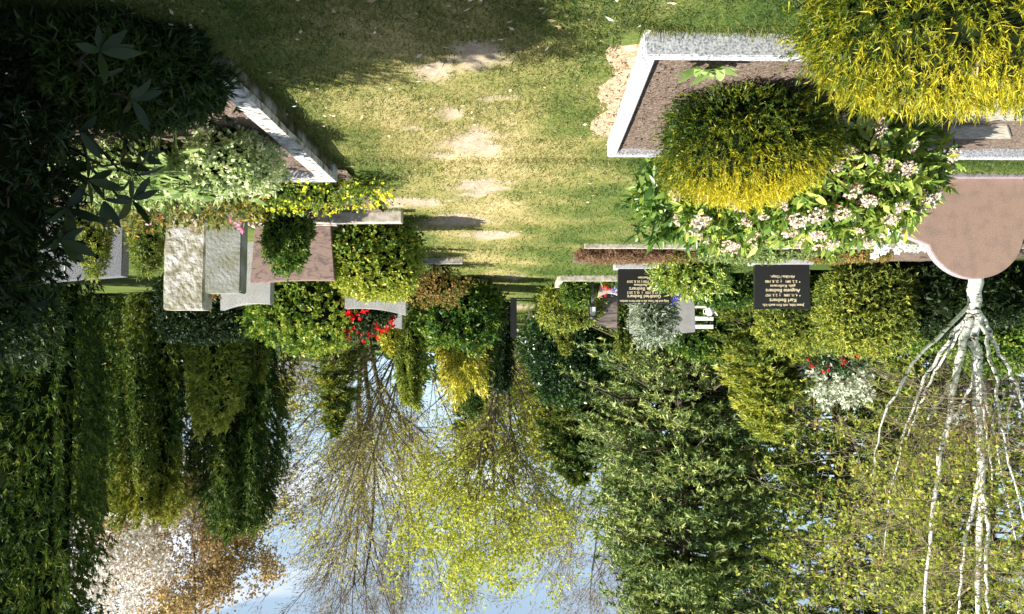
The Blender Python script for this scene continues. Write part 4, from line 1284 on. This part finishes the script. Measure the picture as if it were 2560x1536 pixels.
# plot with lantern, flowers and heart stone
lb_ = thing('plot_border', 'pale stone border round the plot with the grave lantern', 'grave border', (xat(1400, 16.6), 16.6, 0))
kerb(lb_, xat(1400, 16.6), 16.6, xat(1545, 16.6), 16.62, .12, .13, M['sand'], 0, 0, z=-.02)
kerb(lb_, xat(1402, 16.6), 16.67, xat(1402, 16.6) - .03, 18.4, .12, .128, M['sand'], 0, 0, z=-.02)
bush('dwarf_conifer', 'dwarf green conifer at the corner of the lantern plot', 'shrub', xat(1440, 17.1), 17.1, (.55, .5, .62), 700, 8, .06, .022, M['bush'], 851, lump=.2, bias=.3)
bush('yellow_juniper', 'yellow-brown juniper mass behind the lantern plot', 'bush', xat(1420, 18.6), 18.7, (1.35, 1.1, .98), 2200, 8, .08, .025, M['olive'], 855, lump=.25, lf=5, bias=.5)
ln_ = thing('grave_lantern', 'black metal grave lantern on a slim post with pale glass', 'lantern', (xat(1482, 17.4), 17.4, 0))
link('post', boxmesh('post', .05, .05, .56, M['granited'], .004), ln_)
link('base', boxmesh('base', .17, .17, .03, M['dmetal'], .003), ln_, loc=(0, 0, .56))
for sx in (-1, 1):
    for sy in (-1, 1):
        link('corner_bar', boxmesh('corner_bar', .016, .016, .20, M['dmetal'], 0), ln_, loc=(.068 * sx, .068 * sy, .59))
link('glass', boxmesh('glass', .11, .11, .19, M['wpaint'], .002), ln_, loc=(0, 0, .592))
rf = mesh_np('roof', [(np.array([[-.1, -.1, 0], [.1, -.1, 0], [.1, .1, 0], [-.1, .1, 0], [-.02, -.02, .08], [.02, -.02, .08], [.02, .02, .08], [-.02, .02, .08]]), np.array([[0, 1, 5, 4], [1, 2, 6, 5], [2, 3, 7, 6], [3, 0, 4, 7], [4, 5, 6, 7], [3, 2, 1, 0]]))], M['dmetal'])
link('roof', rf, ln_, loc=(0, 0, .79))
ho = thing('pale_heart_stone', 'pale rounded memorial stone with a red rose motif near the black headstone', 'headstone', (xat(1528, 17.3), 17.3, 0))
link('slab', prism('slab', [(-.22, 0), (.22, 0)] + arcx(.28, .28, -.28, .34, .22, 12), .10, M['peach'], .01), ho, loc=(0, 0, .12))
rr = leafset(np.zeros((7, 3)), np.stack([np.cos(np.arange(7)), np.zeros(7), np.sin(np.arange(7))], 1), np.tile([[0, -1.0, 0]], (7, 1)), .035, .03, 'fold')
link('rose_motif', mesh_np('rose_motif', [rr[:2]], M['red'], np.full(35, .5)), ho, loc=(.12, -.008, .36))
gq = np.random.default_rng(91)
for i_, (px, py, nm2, mt, lab) in enumerate([(1518, 712, 'tulip_bunch', 'red', 'bunch of red tulips before the pale rounded memorial stone'), (1536, 722, 'pansy_bunch', 'blue', 'blue and white pansies between the tulips and the black headstone'),
                                             (1690, 742, 'hyacinth_bowl', 'blue', 'orange bowl of blue hyacinths beside the black headstone')]):
    d = 16.9 if i_ < 2 else 14.6
    p_ = at(px, py, d)
    t_ = thing(nm2, lab, 'flowers', (p_.x, d, 0))
    z_ = p_.z
    if i_ == 2:
        link('bowl', mesh_np('bowl', [tube([(0, 0, 0), (0, 0, .02), (0, 0, .28), (0, 0, z_ - .02)], [.09, .10, .13, .16], 12)], M['orange'], smooth=True), t_)
    P = np.array([p_.x, d, z_]) + gq.normal(size=(26, 3)) * np.array([.07, .05, .06 if i_ < 2 else .05])
    V, Fc, bi, li = sprays(P, np.tile([[0, -.3, 1.0]], (26, 1)), 7, .9, .04, .032, 'diamond', 900 + i_)
    mk('blossom', [(V, Fc)], M[mt], t_, tint=gq.random(26)[bi], kind='stuff')
    P2 = np.array([p_.x, d, 0]) + gq.normal(size=(40, 3)) * np.array([.06, .05, 0]) + np.array([0, 0, z_ * .45])
    V, Fc, bi, li = sprays(P2, np.tile([[0, 0, 1.0]], (40, 1)), 3, .35, .16, .022, 'diamond', 910 + i_)
    mk('foliage', [(V, Fc)], M['bush'], t_, tint=np.full(len(V), .4), kind='stuff')
# white card on a stick
cd = thing('name_card', 'small white plant card standing in the lantern plot', 'sign', (xat(1462, 17.0), 17.0, 0))
link('card', boxmesh('card', .10, .012, .16, M['wpaint'], .003), cd, loc=(0, 0, .38))
link('stick', boxmesh('stick', .012, .01, .40, M['bark'], 0), cd, loc=(0, .012, 0))
bush('silver_shrub', 'silvery grey-leaved shrub in front of the wide light grey headstone', 'shrub', xat(1635, 18.2), 18.2, (1.0, .8, zat(862, 18.0)), 900, 8, .10, .028, M['silver'], 861, lump=.28, lf=4, shell=.45, core=.5, bias=.38, updir=.5)
column('green_spire', 'narrow green conifer spire behind the streaked headstone', xat(1558, 20.2), 20.2, .36, 1.62, 500, 8, .09, .03, M['thuja'], 865, bias=.5, topw=.3)
column('green_spire', 'short green conifer spire behind the yellow-brown juniper', xat(1412, 21.0), 21.0, .42, 1.55, 500, 8, .09, .03, M['thuja'], 867, bias=.45, topw=.3)
bush('leafy_hedge', 'loose green hedge behind the white bench', 'hedge', xat(1800, 21.8), 22.0, (2.6, 1.2, 1.75), 1800, 8, .11, .055, M['bush'], 871, e=3.2, lump=.2, bias=.2)
bush('leafy_hedge', 'dark leafy hedge between the half-hidden black headstone and the other', 'hedge', xat(1822, 16.2), 16.4, (1.15, .9, .60), 2000, 8, .06, .03, M['bush'], 875, e=3, lump=.2, bias=.16)
# bench
bn = thing('garden_bench', 'white slatted garden bench beside the wide light grey headstone', 'bench', (xat(1762, 20.0), 20.0, 0))
for z_, y_ in ((.66, .30), (.86, .33)):
    link('back_slat', boxmesh('back_slat', .58, .025, .10, M['wpaint'], .004), bn, loc=(0, y_, z_))
for k_ in range(4):
    link('seat_slat', boxmesh('seat_slat', .58, .075, .03, M['wpaint'], .004), bn, loc=(0, -.10 + k_ * .095, .42))
for sx in (-.26, .26):
    link('leg', boxmesh('leg', .05, .05, .42, M['dmetal'], .004), bn, loc=(sx, -.08, 0))
    link('leg', boxmesh('leg', .05, .05, .98, M['dmetal'], .004), bn, loc=(sx, .36, 0))
wp = thing('white_jug', 'white plastic watering jug standing on the garden bench', 'watering can', (xat(1775, 20.0), 20.0, .45))
link('body', mesh_np('body', [tube([(0, 0, 0), (0, 0, .005), (0, 0, .14), (0, 0, .19), (0, 0, .20)], [.02, .10, .10, .06, .055], 14)], M['wpaint'], smooth=True), wp)
link('spout', mesh_np('spout', [tube([(-.06, 0, .05), (-.13, 0, .10), (-.19, 0, .19)], [.03, .022, .018], 8)], M['wpaint'], smooth=True), wp)
link('handle', mesh_np('handle', [tube([(.08, 0, .16), (.15, 0, .15), (.15, 0, .06), (.09, 0, .03)], [.012] * 4, 6)], M['wpaint'], smooth=True), wp)
# watering can stand at the far end
ws = thing('watering_can', 'bright green watering can hanging on a short post at the path end', 'watering can', (xat(1331, 29.0), 29.0, 0))
link('post', boxmesh('post', .07, .07, .95, M['barkp'], .004), ws, loc=(.12, .12, 0))
link('body', mesh_np('body', [tube([(0, 0, .36), (0, 0, .37), (0, 0, .62), (0, 0, .66)], [.02, .15, .14, .06], 12)], M['green'], smooth=True), ws)
link('spout', mesh_np('spout', [tube([(-.08, 0, .42), (-.2, 0, .52), (-.28, 0, .68)], [.035, .025, .03], 8)], M['green'], smooth=True), ws)
link('handle', mesh_np('handle', [tube([(.1, 0, .60), (.2, 0, .72), (.1, .08, .85), (0, 0, .66)], [.016] * 4, 6)], M['green'], smooth=True), ws)

# ------------------------------------------------------------------ trees behind
bush('laurel_thicket', 'dark glossy evergreen thicket at the end of the path', 'tree', xat(1430, 27.0), 27.2, (3.1, 2.4, 3.0), 3000, 8, .13, .06, M['laurel'], 1001, lump=.22, lf=5, bias=.35, e=2.2, core=.65, part='crown')
conifer('yew_tree', 'green yew tree rising above the dark thicket', xat(1445, 29.0), 29.5, 5.0, 6.2, 300, 10, .17, .065, M['thuja'], 1011, kind='needle', bias=.40, pw=.5, dens=20)
conifer('broad_fir', 'tall broad fir with hanging dull green boughs and glinting needles', xat(1715, 25.0), 25.5, 8.0, 15.5, 680, 10, .165, .066, M['fir'], 1021, bias=.42, pw=.6, dens=24, droop=-.2, kind='needle', spread=.9)
conifer('holly_tree', 'dense dark holly between the yew and the broad fir', xat(1600, 27.5), 28.0, 5.0, 9.5, 300, 10, .17, .07, M['fir'], 1025, bias=.30, pw=.5, dens=24, droop=-.1, spread=.9, kind='needle')
conifer('bright_cypress', 'bright olive feathery cypress in front of the firs', xat(1935, 20.5), 21.0, 3.5, 3.75, 300, 12, .14, .045, M['olive'], 1031, kind='needle', bias=.52, pw=.45, dens=22, droop=-.1, spread=.4)
conifer('olive_fir', 'olive fir standing behind the birch limbs', xat(2120, 23.0), 23.5, 6.2, 17.0, 500, 10, .16, .058, M['olive'], 1041, spread=.9, bias=.34, kind='needle', pw=.42, dens=22, droop=-.3)
conifer('olive_fir', 'yellowish fir at the edge behind the birch trunk', xat(2480, 19.0), 19.5, 6.6, 15.0, 500, 10, .15, .052, M['olive'], 1051, spread=.9, kind='needle', bias=.40, pw=.45, dens=22, droop=-.3)
conifer('dark_fir', 'dark fir between the broad fir and the olive fir', xat(1890, 30.0), 30.5, 7.0, 17.0, 300, 10, .24, .085, M['fir'], 1061, kind='needle', spread=.9, bias=.36, pw=.45, dens=24, droop=-.3)
conifer('olive_fir', 'hazy olive fir farther back between the other two olive firs', xat(2300, 29.0), 29.5, 6.4, 16.0, 300, 9, .24, .085, M['olive'], 1055, kind='needle', spread=.9, bias=.28, pw=.42, dens=20, droop=-.3)
bush('shade_hedge', 'dark bramble hedge in shade behind the round pink headstone', 'hedge', xat(2470, 14.0), 14.3, (3.4, 1.4, 1.15), 3000, 7, .08, .05, M['yewd'], 1071, kind='needle', e=3.2, lump=.25, bias=.3)
bush('leafy_bush', 'fresh green leafy bush at the foot of the birch', 'bush', xat(2330, 15.8), 16.0, (1.6, 1.2, 1.75), 1800, 7, .07, .045, M['bush'], 1075, lump=.28, bias=.3, core=.6)
bush('leafy_bush', 'olive leafy bush behind the birch trunk at the edge', 'bush', xat(2540, 16.5), 16.8, (2.2, 1.4, 2.0), 2000, 7, .08, .05, M['bush'], 1079, lump=.28, bias=.35, core=.6)

LV_BARE = [dict(seg=7, n=13, ang=32, len=.62, curve=.05, t0=.2, taper=.7, rr=.55, up=.02), dict(seg=6, n=9, ang=32, len=.52, curve=.09, t0=.15, up=.06, rr=.55),
           dict(seg=4, n=7, ang=34, len=.5, curve=.1, t0=.15, up=.05, rr=.5), dict(seg=3, n=5, ang=36, len=.55, curve=.1, up=.04, rr=.55), dict(seg=2, n=0, curve=.15)]
broadleaf('bare_tree', 'bare tree with fine pinkish twigs rising behind the spreading tree', xat(905, 44), 44, 15.5, 1101, 13.4, LV_BARE, barkm='bark', multi=3, fan=.12, tr=.14, rmin=.009)
LV_FAN = [dict(seg=8, n=16, ang=25, len=.42, curve=.045, t0=.15, rr=.5, up=.015, taper=.8), dict(seg=5, n=9, ang=30, len=.5, curve=.08, t0=.15, rr=.5, up=.02), dict(seg=3, n=6, ang=32, len=.5, curve=.1, rr=.55), dict(seg=2, n=0, curve=.14)]
LV_HAZ = [dict(seg=6, n=9, ang=30, len=.55, curve=.07, t0=.15, rr=.5, up=.03), dict(seg=5, n=8, ang=34, len=.5, curve=.1, t0=.15, rr=.5), dict(seg=4, n=6, ang=36, len=.5, curve=.12, rr=.5), dict(seg=3, n=0, curve=.15)]
broadleaf('spreading_tree', 'wide fan-shaped tree with many bare limbs and first olive leaves', xat(1035, 34), 34, 12, 1111, 9.6, LV_FAN, M['haze'], 10000, .10, .06, multi=12, fan=.66, lean=(.13, 0), tr=.045, bias=.45, m=2, zmax=9.0, rmin=.0065, barkm='barkp')
broadleaf('lime_tree', 'fresh yellow-green spring tree over the end of the path', xat(1275, 31), 31.5, 12.5, 1121, 9.5,
          [dict(seg=7, n=16, ang=40, len=.50, curve=.05, t0=.06, rr=.5, up=.02), dict(seg=5, n=9, ang=38, len=.5, curve=.1, t0=.15, rr=.5), dict(seg=4, n=7, ang=40, len=.5, curve=.12, rr=.5), dict(seg=3, n=0, curve=.15)],
          M['fresh'], 11000, .115, .085, barkm='barkp', multi=3, fan=.14, tr=.10, bias=.5, m=3)
broadleaf('far_lime_tree', 'hazy yellow-green tree farther back beside the spring tree', xat(1365, 40), 40.5, 9, 1125, 6.5,
          [dict(seg=7, n=12, ang=42, len=.50, curve=.05, t0=.08, rr=.5), dict(seg=5, n=8, ang=40, len=.5, curve=.1, t0=.1, rr=.5), dict(seg=4, n=6, ang=40, len=.5, curve=.12, rr=.5), dict(seg=3, n=0, curve=.15)],
          M['fresh'], 5000, .16, .11, multi=3, fan=.25, tr=.10, bias=.5, m=3, barkm='barkp')
broadleaf('slim_bare_tree', 'slim bare tree showing between the spring tree and the broad fir', xat(1545, 46), 46, 15.5, 1131, 14.0, LV_BARE, multi=3, fan=.10, tr=.12, rmin=.009)
broadleaf('copper_tree', 'copper-brown tree just coming into leaf above the ribbed thuja', xat(475, 33), 33.5, 12, 1141, 12.5,
          [dict(seg=7, n=22, ang=62, len=.36, curve=.04, t0=.3, rr=.4, up=-.01, taper=.8), dict(seg=5, n=9, ang=42, len=.5, curve=.1, t0=.1, rr=.5), dict(seg=4, n=7, ang=42, len=.5, curve=.12, rr=.5), dict(seg=3, n=0, curve=.15)],
          M['copper'], 12000, .14, .085, multi=1, tr=.16, bias=.45, m=3)
broadleaf('blossom_tree', 'tree with white blossom beside the tallest thuja', xat(285, 29), 29.5, 10, 1151, 8.4,
          [dict(seg=6, n=12, ang=42, len=.52, curve=.06, t0=.2, rr=.5), dict(seg=5, n=8, ang=40, len=.5, curve=.1, rr=.5), dict(seg=4, n=6, ang=40, len=.5, curve=.12, rr=.5), dict(seg=3, n=0, curve=.15)],
          M['blossom'], 9000, .11, .09, multi=2, fan=.12, tr=.13, bias=.55, m=3)
conifer('distant_spruce', 'green spruce tip showing behind the blossom tree', xat(290, 38), 38, 5.0, 16.0, 220, 7, .24, .075, M['thuja'], 1161, kind='needle', bias=.45, dens=14)
conifer('young_larch', 'light green young conifer before the grey-roofed house', xat(840, 27), 27, 3.8, 4.3, 200, 8, .16, .05, M['thuja'], 1165, kind='needle', bias=.55, dens=14)
conifer('dark_pine', 'dark pine seen through the bare twigs behind the golden cypress', xat(1165, 40), 40, 3.0, 7.2, 140, 8, .22, .07, M['thuja'], 1167, kind='needle', bias=.35, dens=14)
for i_, (px, lab) in enumerate([(700, 'bare bush by the grey-roofed house'), (1330, 'leafy far bush hiding the white-framed windows')]):
    broadleaf('far_bush', lab, xat(px, 40 + 6 * i_), 40 + 6 * i_, 5, 1171 + i_, 4.2, LV_HAZ, M['haze'] if i_ == 0 else M['bush'], 1500 + 1500 * i_, .14, .09, multi=4, fan=.45, tr=.05, cat='bush')

# birch: limbs drawn from their crossing points, at their own distances
BD = 10.8
bi_ = thing('birch_tree', 'many-limbed white birch with hanging catkins behind the round headstone', 'tree', (xat(2432, BD), BD, 0))


def limb(name, pts, radii, k=8, seed=0, n=14):
    W_ = np.array([at(px, py, BD + dd) for px, py, dd in pts])
    s = np.linspace(0, 1, len(W_))
    ss = np.linspace(0, 1, n)
    Q = np.stack([np.interp(ss, s, W_[:, c_]) for c_ in range(3)], 1)
    ker = np.array([.25, .5, .25])
    for _ in range(2):
        Q[1:-1] = Q[:-2] * .25 + Q[1:-1] * .5 + Q[2:] * .25
    Q[1:-1] += np.random.default_rng(seed).normal(size=(n - 2, 3)) * .016
    rr_ = np.interp(ss, np.linspace(0, 1, len(radii)), radii)
    mk(name, [tube(Q, rr_, k)], M['birch'], bi_, smooth=True)
    return Q, rr_


limbs = []
limbs.append(limb('trunk', [(2440, 560, 0), (2440, 690, 0), (2432, 780, 0), (2440, 860, .02), (2443, 1000, .05), (2455, 1200, .05), (2448, 1400, .1), (2440, 1620, .1)], [.10, .095, .085, .062, .058, .046, .036, .024], 10, 1, 30))
for i_, (pts, rd) in enumerate([
    ([(2425, 790, .0), (2412, 840, -.05), (2390, 920, -.1), (2368, 1060, -.15), (2338, 1200, -.2), (2322, 1380, -.2), (2312, 1560, -.2)], [.055, .05, .045, .038, .03, .022, .015]),
    ([(2422, 765, .0), (2366, 822, -.2), (2305, 882, -.3), (2252, 948, -.35), (2217, 1025, -.4), (2192, 1110, -.4), (2178, 1190, -.4)], [.028, .026, .023, .019, .014, .009, .005]),
    ([(2425, 785, .05), (2372, 850, .2), (2320, 930, .3), (2280, 1020, .4), (2252, 1110, .5), (2228, 1230, .5), (2208, 1400, .6)], [.028, .026, .022, .017, .013, .010, .006]),
    ([(2418, 800, .0), (2390, 850, .5), (2345, 920, .8), (2300, 1010, 1.0), (2270, 1090, 1.1)], [.024, .022, .018, .014, .008]),
    ([(2445, 800, .0), (2470, 860, -.3), (2488, 940, -.5), (2495, 1040, -.6), (2520, 1130, -.7), (2560, 1300, -.7)], [.028, .025, .021, .017, .013, .008]),
    ([(2448, 785, .0), (2485, 848, .1), (2525, 930, .2), (2565, 1030, .3), (2610, 1150, .3)], [.029, .027, .024, .019, .014]),
    ([(2446, 900, .0), (2462, 990, .2), (2485, 1080, .4), (2505, 1180, .5), (2540, 1350, .6)], [.022, .02, .016, .012, .008]),
    ([(2440, 900, 0), (2420, 980, .4), (2390, 1060, .6), (2350, 1130, .8)], [.026, .022, .017, .010]),
    ([(2390, 930, -.1), (2360, 990, -.4), (2320, 1050, -.6)], [.024, .02, .012]),
    ([(2452, 1180, .05), (2425, 1300, .1), (2400, 1420, .2), (2395, 1560, .3)], [.030, .024, .018, .012]),
    ([(2455, 1200, .05), (2470, 1330, -.1), (2462, 1450, -.2), (2468, 1600, -.2)], [.030, .025, .02, .014]),
    ([(2430, 815, 0), (2442, 900, -.2), (2462, 1040, -.4), (2480, 1200, -.5)], [.024, .022, .016, .008])]):
    limbs.append(limb('limb', pts, rd, 7, 10 + i_, 18))
g = np.random.default_rng(121)
st, sd_, sl_ = [], [], []
for Q, rr_ in limbs:
    for _ in range(16):
        j_ = g.integers(len(Q) // 2, len(Q) - 1)
        st.append(Q[j_])
        dd = unit(np.array([g.normal(), g.normal(), .35 + .3 * g.normal()]))
        sd_.append(dd)
        sl_.append(.6 + .9 * g.random())
# the upper crown, out of view, feeds hanging twigs back into the picture
for _ in range(95):
    st.append(np.array(at(g.uniform(2000, 2600), g.uniform(1220, 1640), BD + g.uniform(-1.1, 1.3))))
    sd_.append(unit(np.array([g.normal(), g.normal(), -.1 + .4 * g.normal()])))
    sl_.append(.8 + .8 * g.random())
sg, nodes, nd = grow(np.array(st), np.array(sd_), np.array(sl_), .0068, [dict(seg=5, n=6, ang=42, len=.5, curve=.14, up=-.06, rr=.6), dict(seg=4, n=4, ang=42, len=.5, curve=.16, up=-.10, rr=.6), dict(seg=3, n=0, curve=.18, up=-.12)], 131)
mk('twig', [segs(*s_, k=3) if i_ < 1 else slim(*s_) for i_, s_ in enumerate(sg)], M['twig'], bi_, kind='stuff')
sel = g.choice(len(nodes), 6000, replace=False)
P = nodes[sel]
keep = P[:, 2] > 2.75 + .35 * g.normal(size=len(P))
P = P[keep]
V, Fc, bi, li = sprays(P, unit(nd[sel][keep] + np.array([0, 0, -.5])), 2, .9, .050, .040, 'fold', 133)
mk('crown', [(V, Fc)], M['fresh'], bi_, tinted(bi, li, len(P), len(P) * 2, 134, P, bias=.35), kind='stuff')
P = nodes[g.choice(len(nodes), 420, replace=False)]
P = P[P[:, 2] > 2.2]
D = unit(np.concatenate([.12 * g.normal(size=(len(P), 2)), np.full((len(P), 1), -1.0)], 1))
L_ = .07 + .05 * g.random(len(P))
mk('catkin', [segs(P, P + D * (L_ * .5)[:, None], np.full(len(P), .006), np.full(len(P), .008), 5), segs(P + D * (L_ * .5)[:, None], P + D * L_[:, None], np.full(len(P), .008), np.full(len(P), .003), 5)], M['rust'], bi_,
   tint=np.full(len(P) * 20, .55), kind='stuff')

# ------------------------------------------------------------------ houses and far wood
hs = thing('grey_roofed_house', 'house with steep grey roof showing above the hedge', 'house', (xat(700, 58), 58, 0))
HW, HD, HE, HR = 9.0, 8.0, 2.2, 4.3
link('wall', boxmesh('wall', HW, HD, HE, M['wallw'], 0), hs)
rfv = np.array([[-HW / 2 - .3, -HD / 2 - .4, HE - .15], [HW / 2 + .3, -HD / 2 - .4, HE - .15], [HW / 2 + .3, HD / 2 + .4, HE - .15], [-HW / 2 - .3, HD / 2 + .4, HE - .15], [-HW / 2 + 1.9, 0, HR], [HW / 2 - 1.9, 0, HR]])
link('roof', mesh_np('roof', [(rfv, np.array([[0, 1, 5, 4], [2, 3, 4, 5]])), (rfv, np.array([[1, 2, 5], [3, 0, 4]]))], M['roof']), hs)
link('chimney', boxmesh('chimney', .5, .5, 1.0, M['orange'], .01), hs, loc=(1.2, .3, HR - .5))
h2 = thing('white_windowed_house', 'pale house with white window frames at the end of the path', 'house', (xat(1318, 66), 66, 0))
link('wall', boxmesh('wall', 8.0, 7.0, 3.0, M['wallw'], 0), h2)
for k_ in range(4):
    wx = -2.55 + k_ * 1.7
    fr = link('window', boxmesh('window', 1.1, .08, 1.25, M['wpaint'], .01), h2, loc=(wx, -3.53, 1.1))
    for sx in (-1, 1):
        link('pane', boxmesh('pane', .44, .03, 1.05, M['glass'], 0), fr, loc=(.26 * sx, -.04, .1))
rf2 = np.array([[-4.3, -3.9, 2.9], [4.3, -3.9, 2.9], [4.3, 3.9, 2.9], [-4.3, 3.9, 2.9], [-4.3, 0, 5.4], [4.3, 0, 5.4]])
link('roof', mesh_np('roof', [(rf2, np.array([[0, 1, 5, 4], [2, 3, 4, 5]])), (rf2, np.array([[1, 2, 5], [3, 0, 4]]))], M['roof']), h2)
g = np.random.default_rng(151)
n = 3000
xs = g.uniform(-60, 60, n)
zz = g.random(n) ** .8 * (3.0 + .9 * np.sin(xs * .35) + .6 * np.sin(xs * .9 + 1) + np.where(xs < -8, 11.0, 0) + np.where(xs > 22, 4.0, 0))
P = np.stack([xs, 74 + 3 * g.random(n), zz], 1)
V, Fc, bi, li = sprays(P, np.tile([[0, -1.0, .5]], (n, 1)) + .5 * g.normal(size=(n, 3)), 7, 1.0, .6, .36, 'diamond', 152)
mk('far_wood', [(V, Fc)], M['bush'], None, tinted(bi, li, n, n * 7, 153, P * .2, bias=.25), kind='stuff')['label'] = 'distant belt of trees beyond the cemetery'
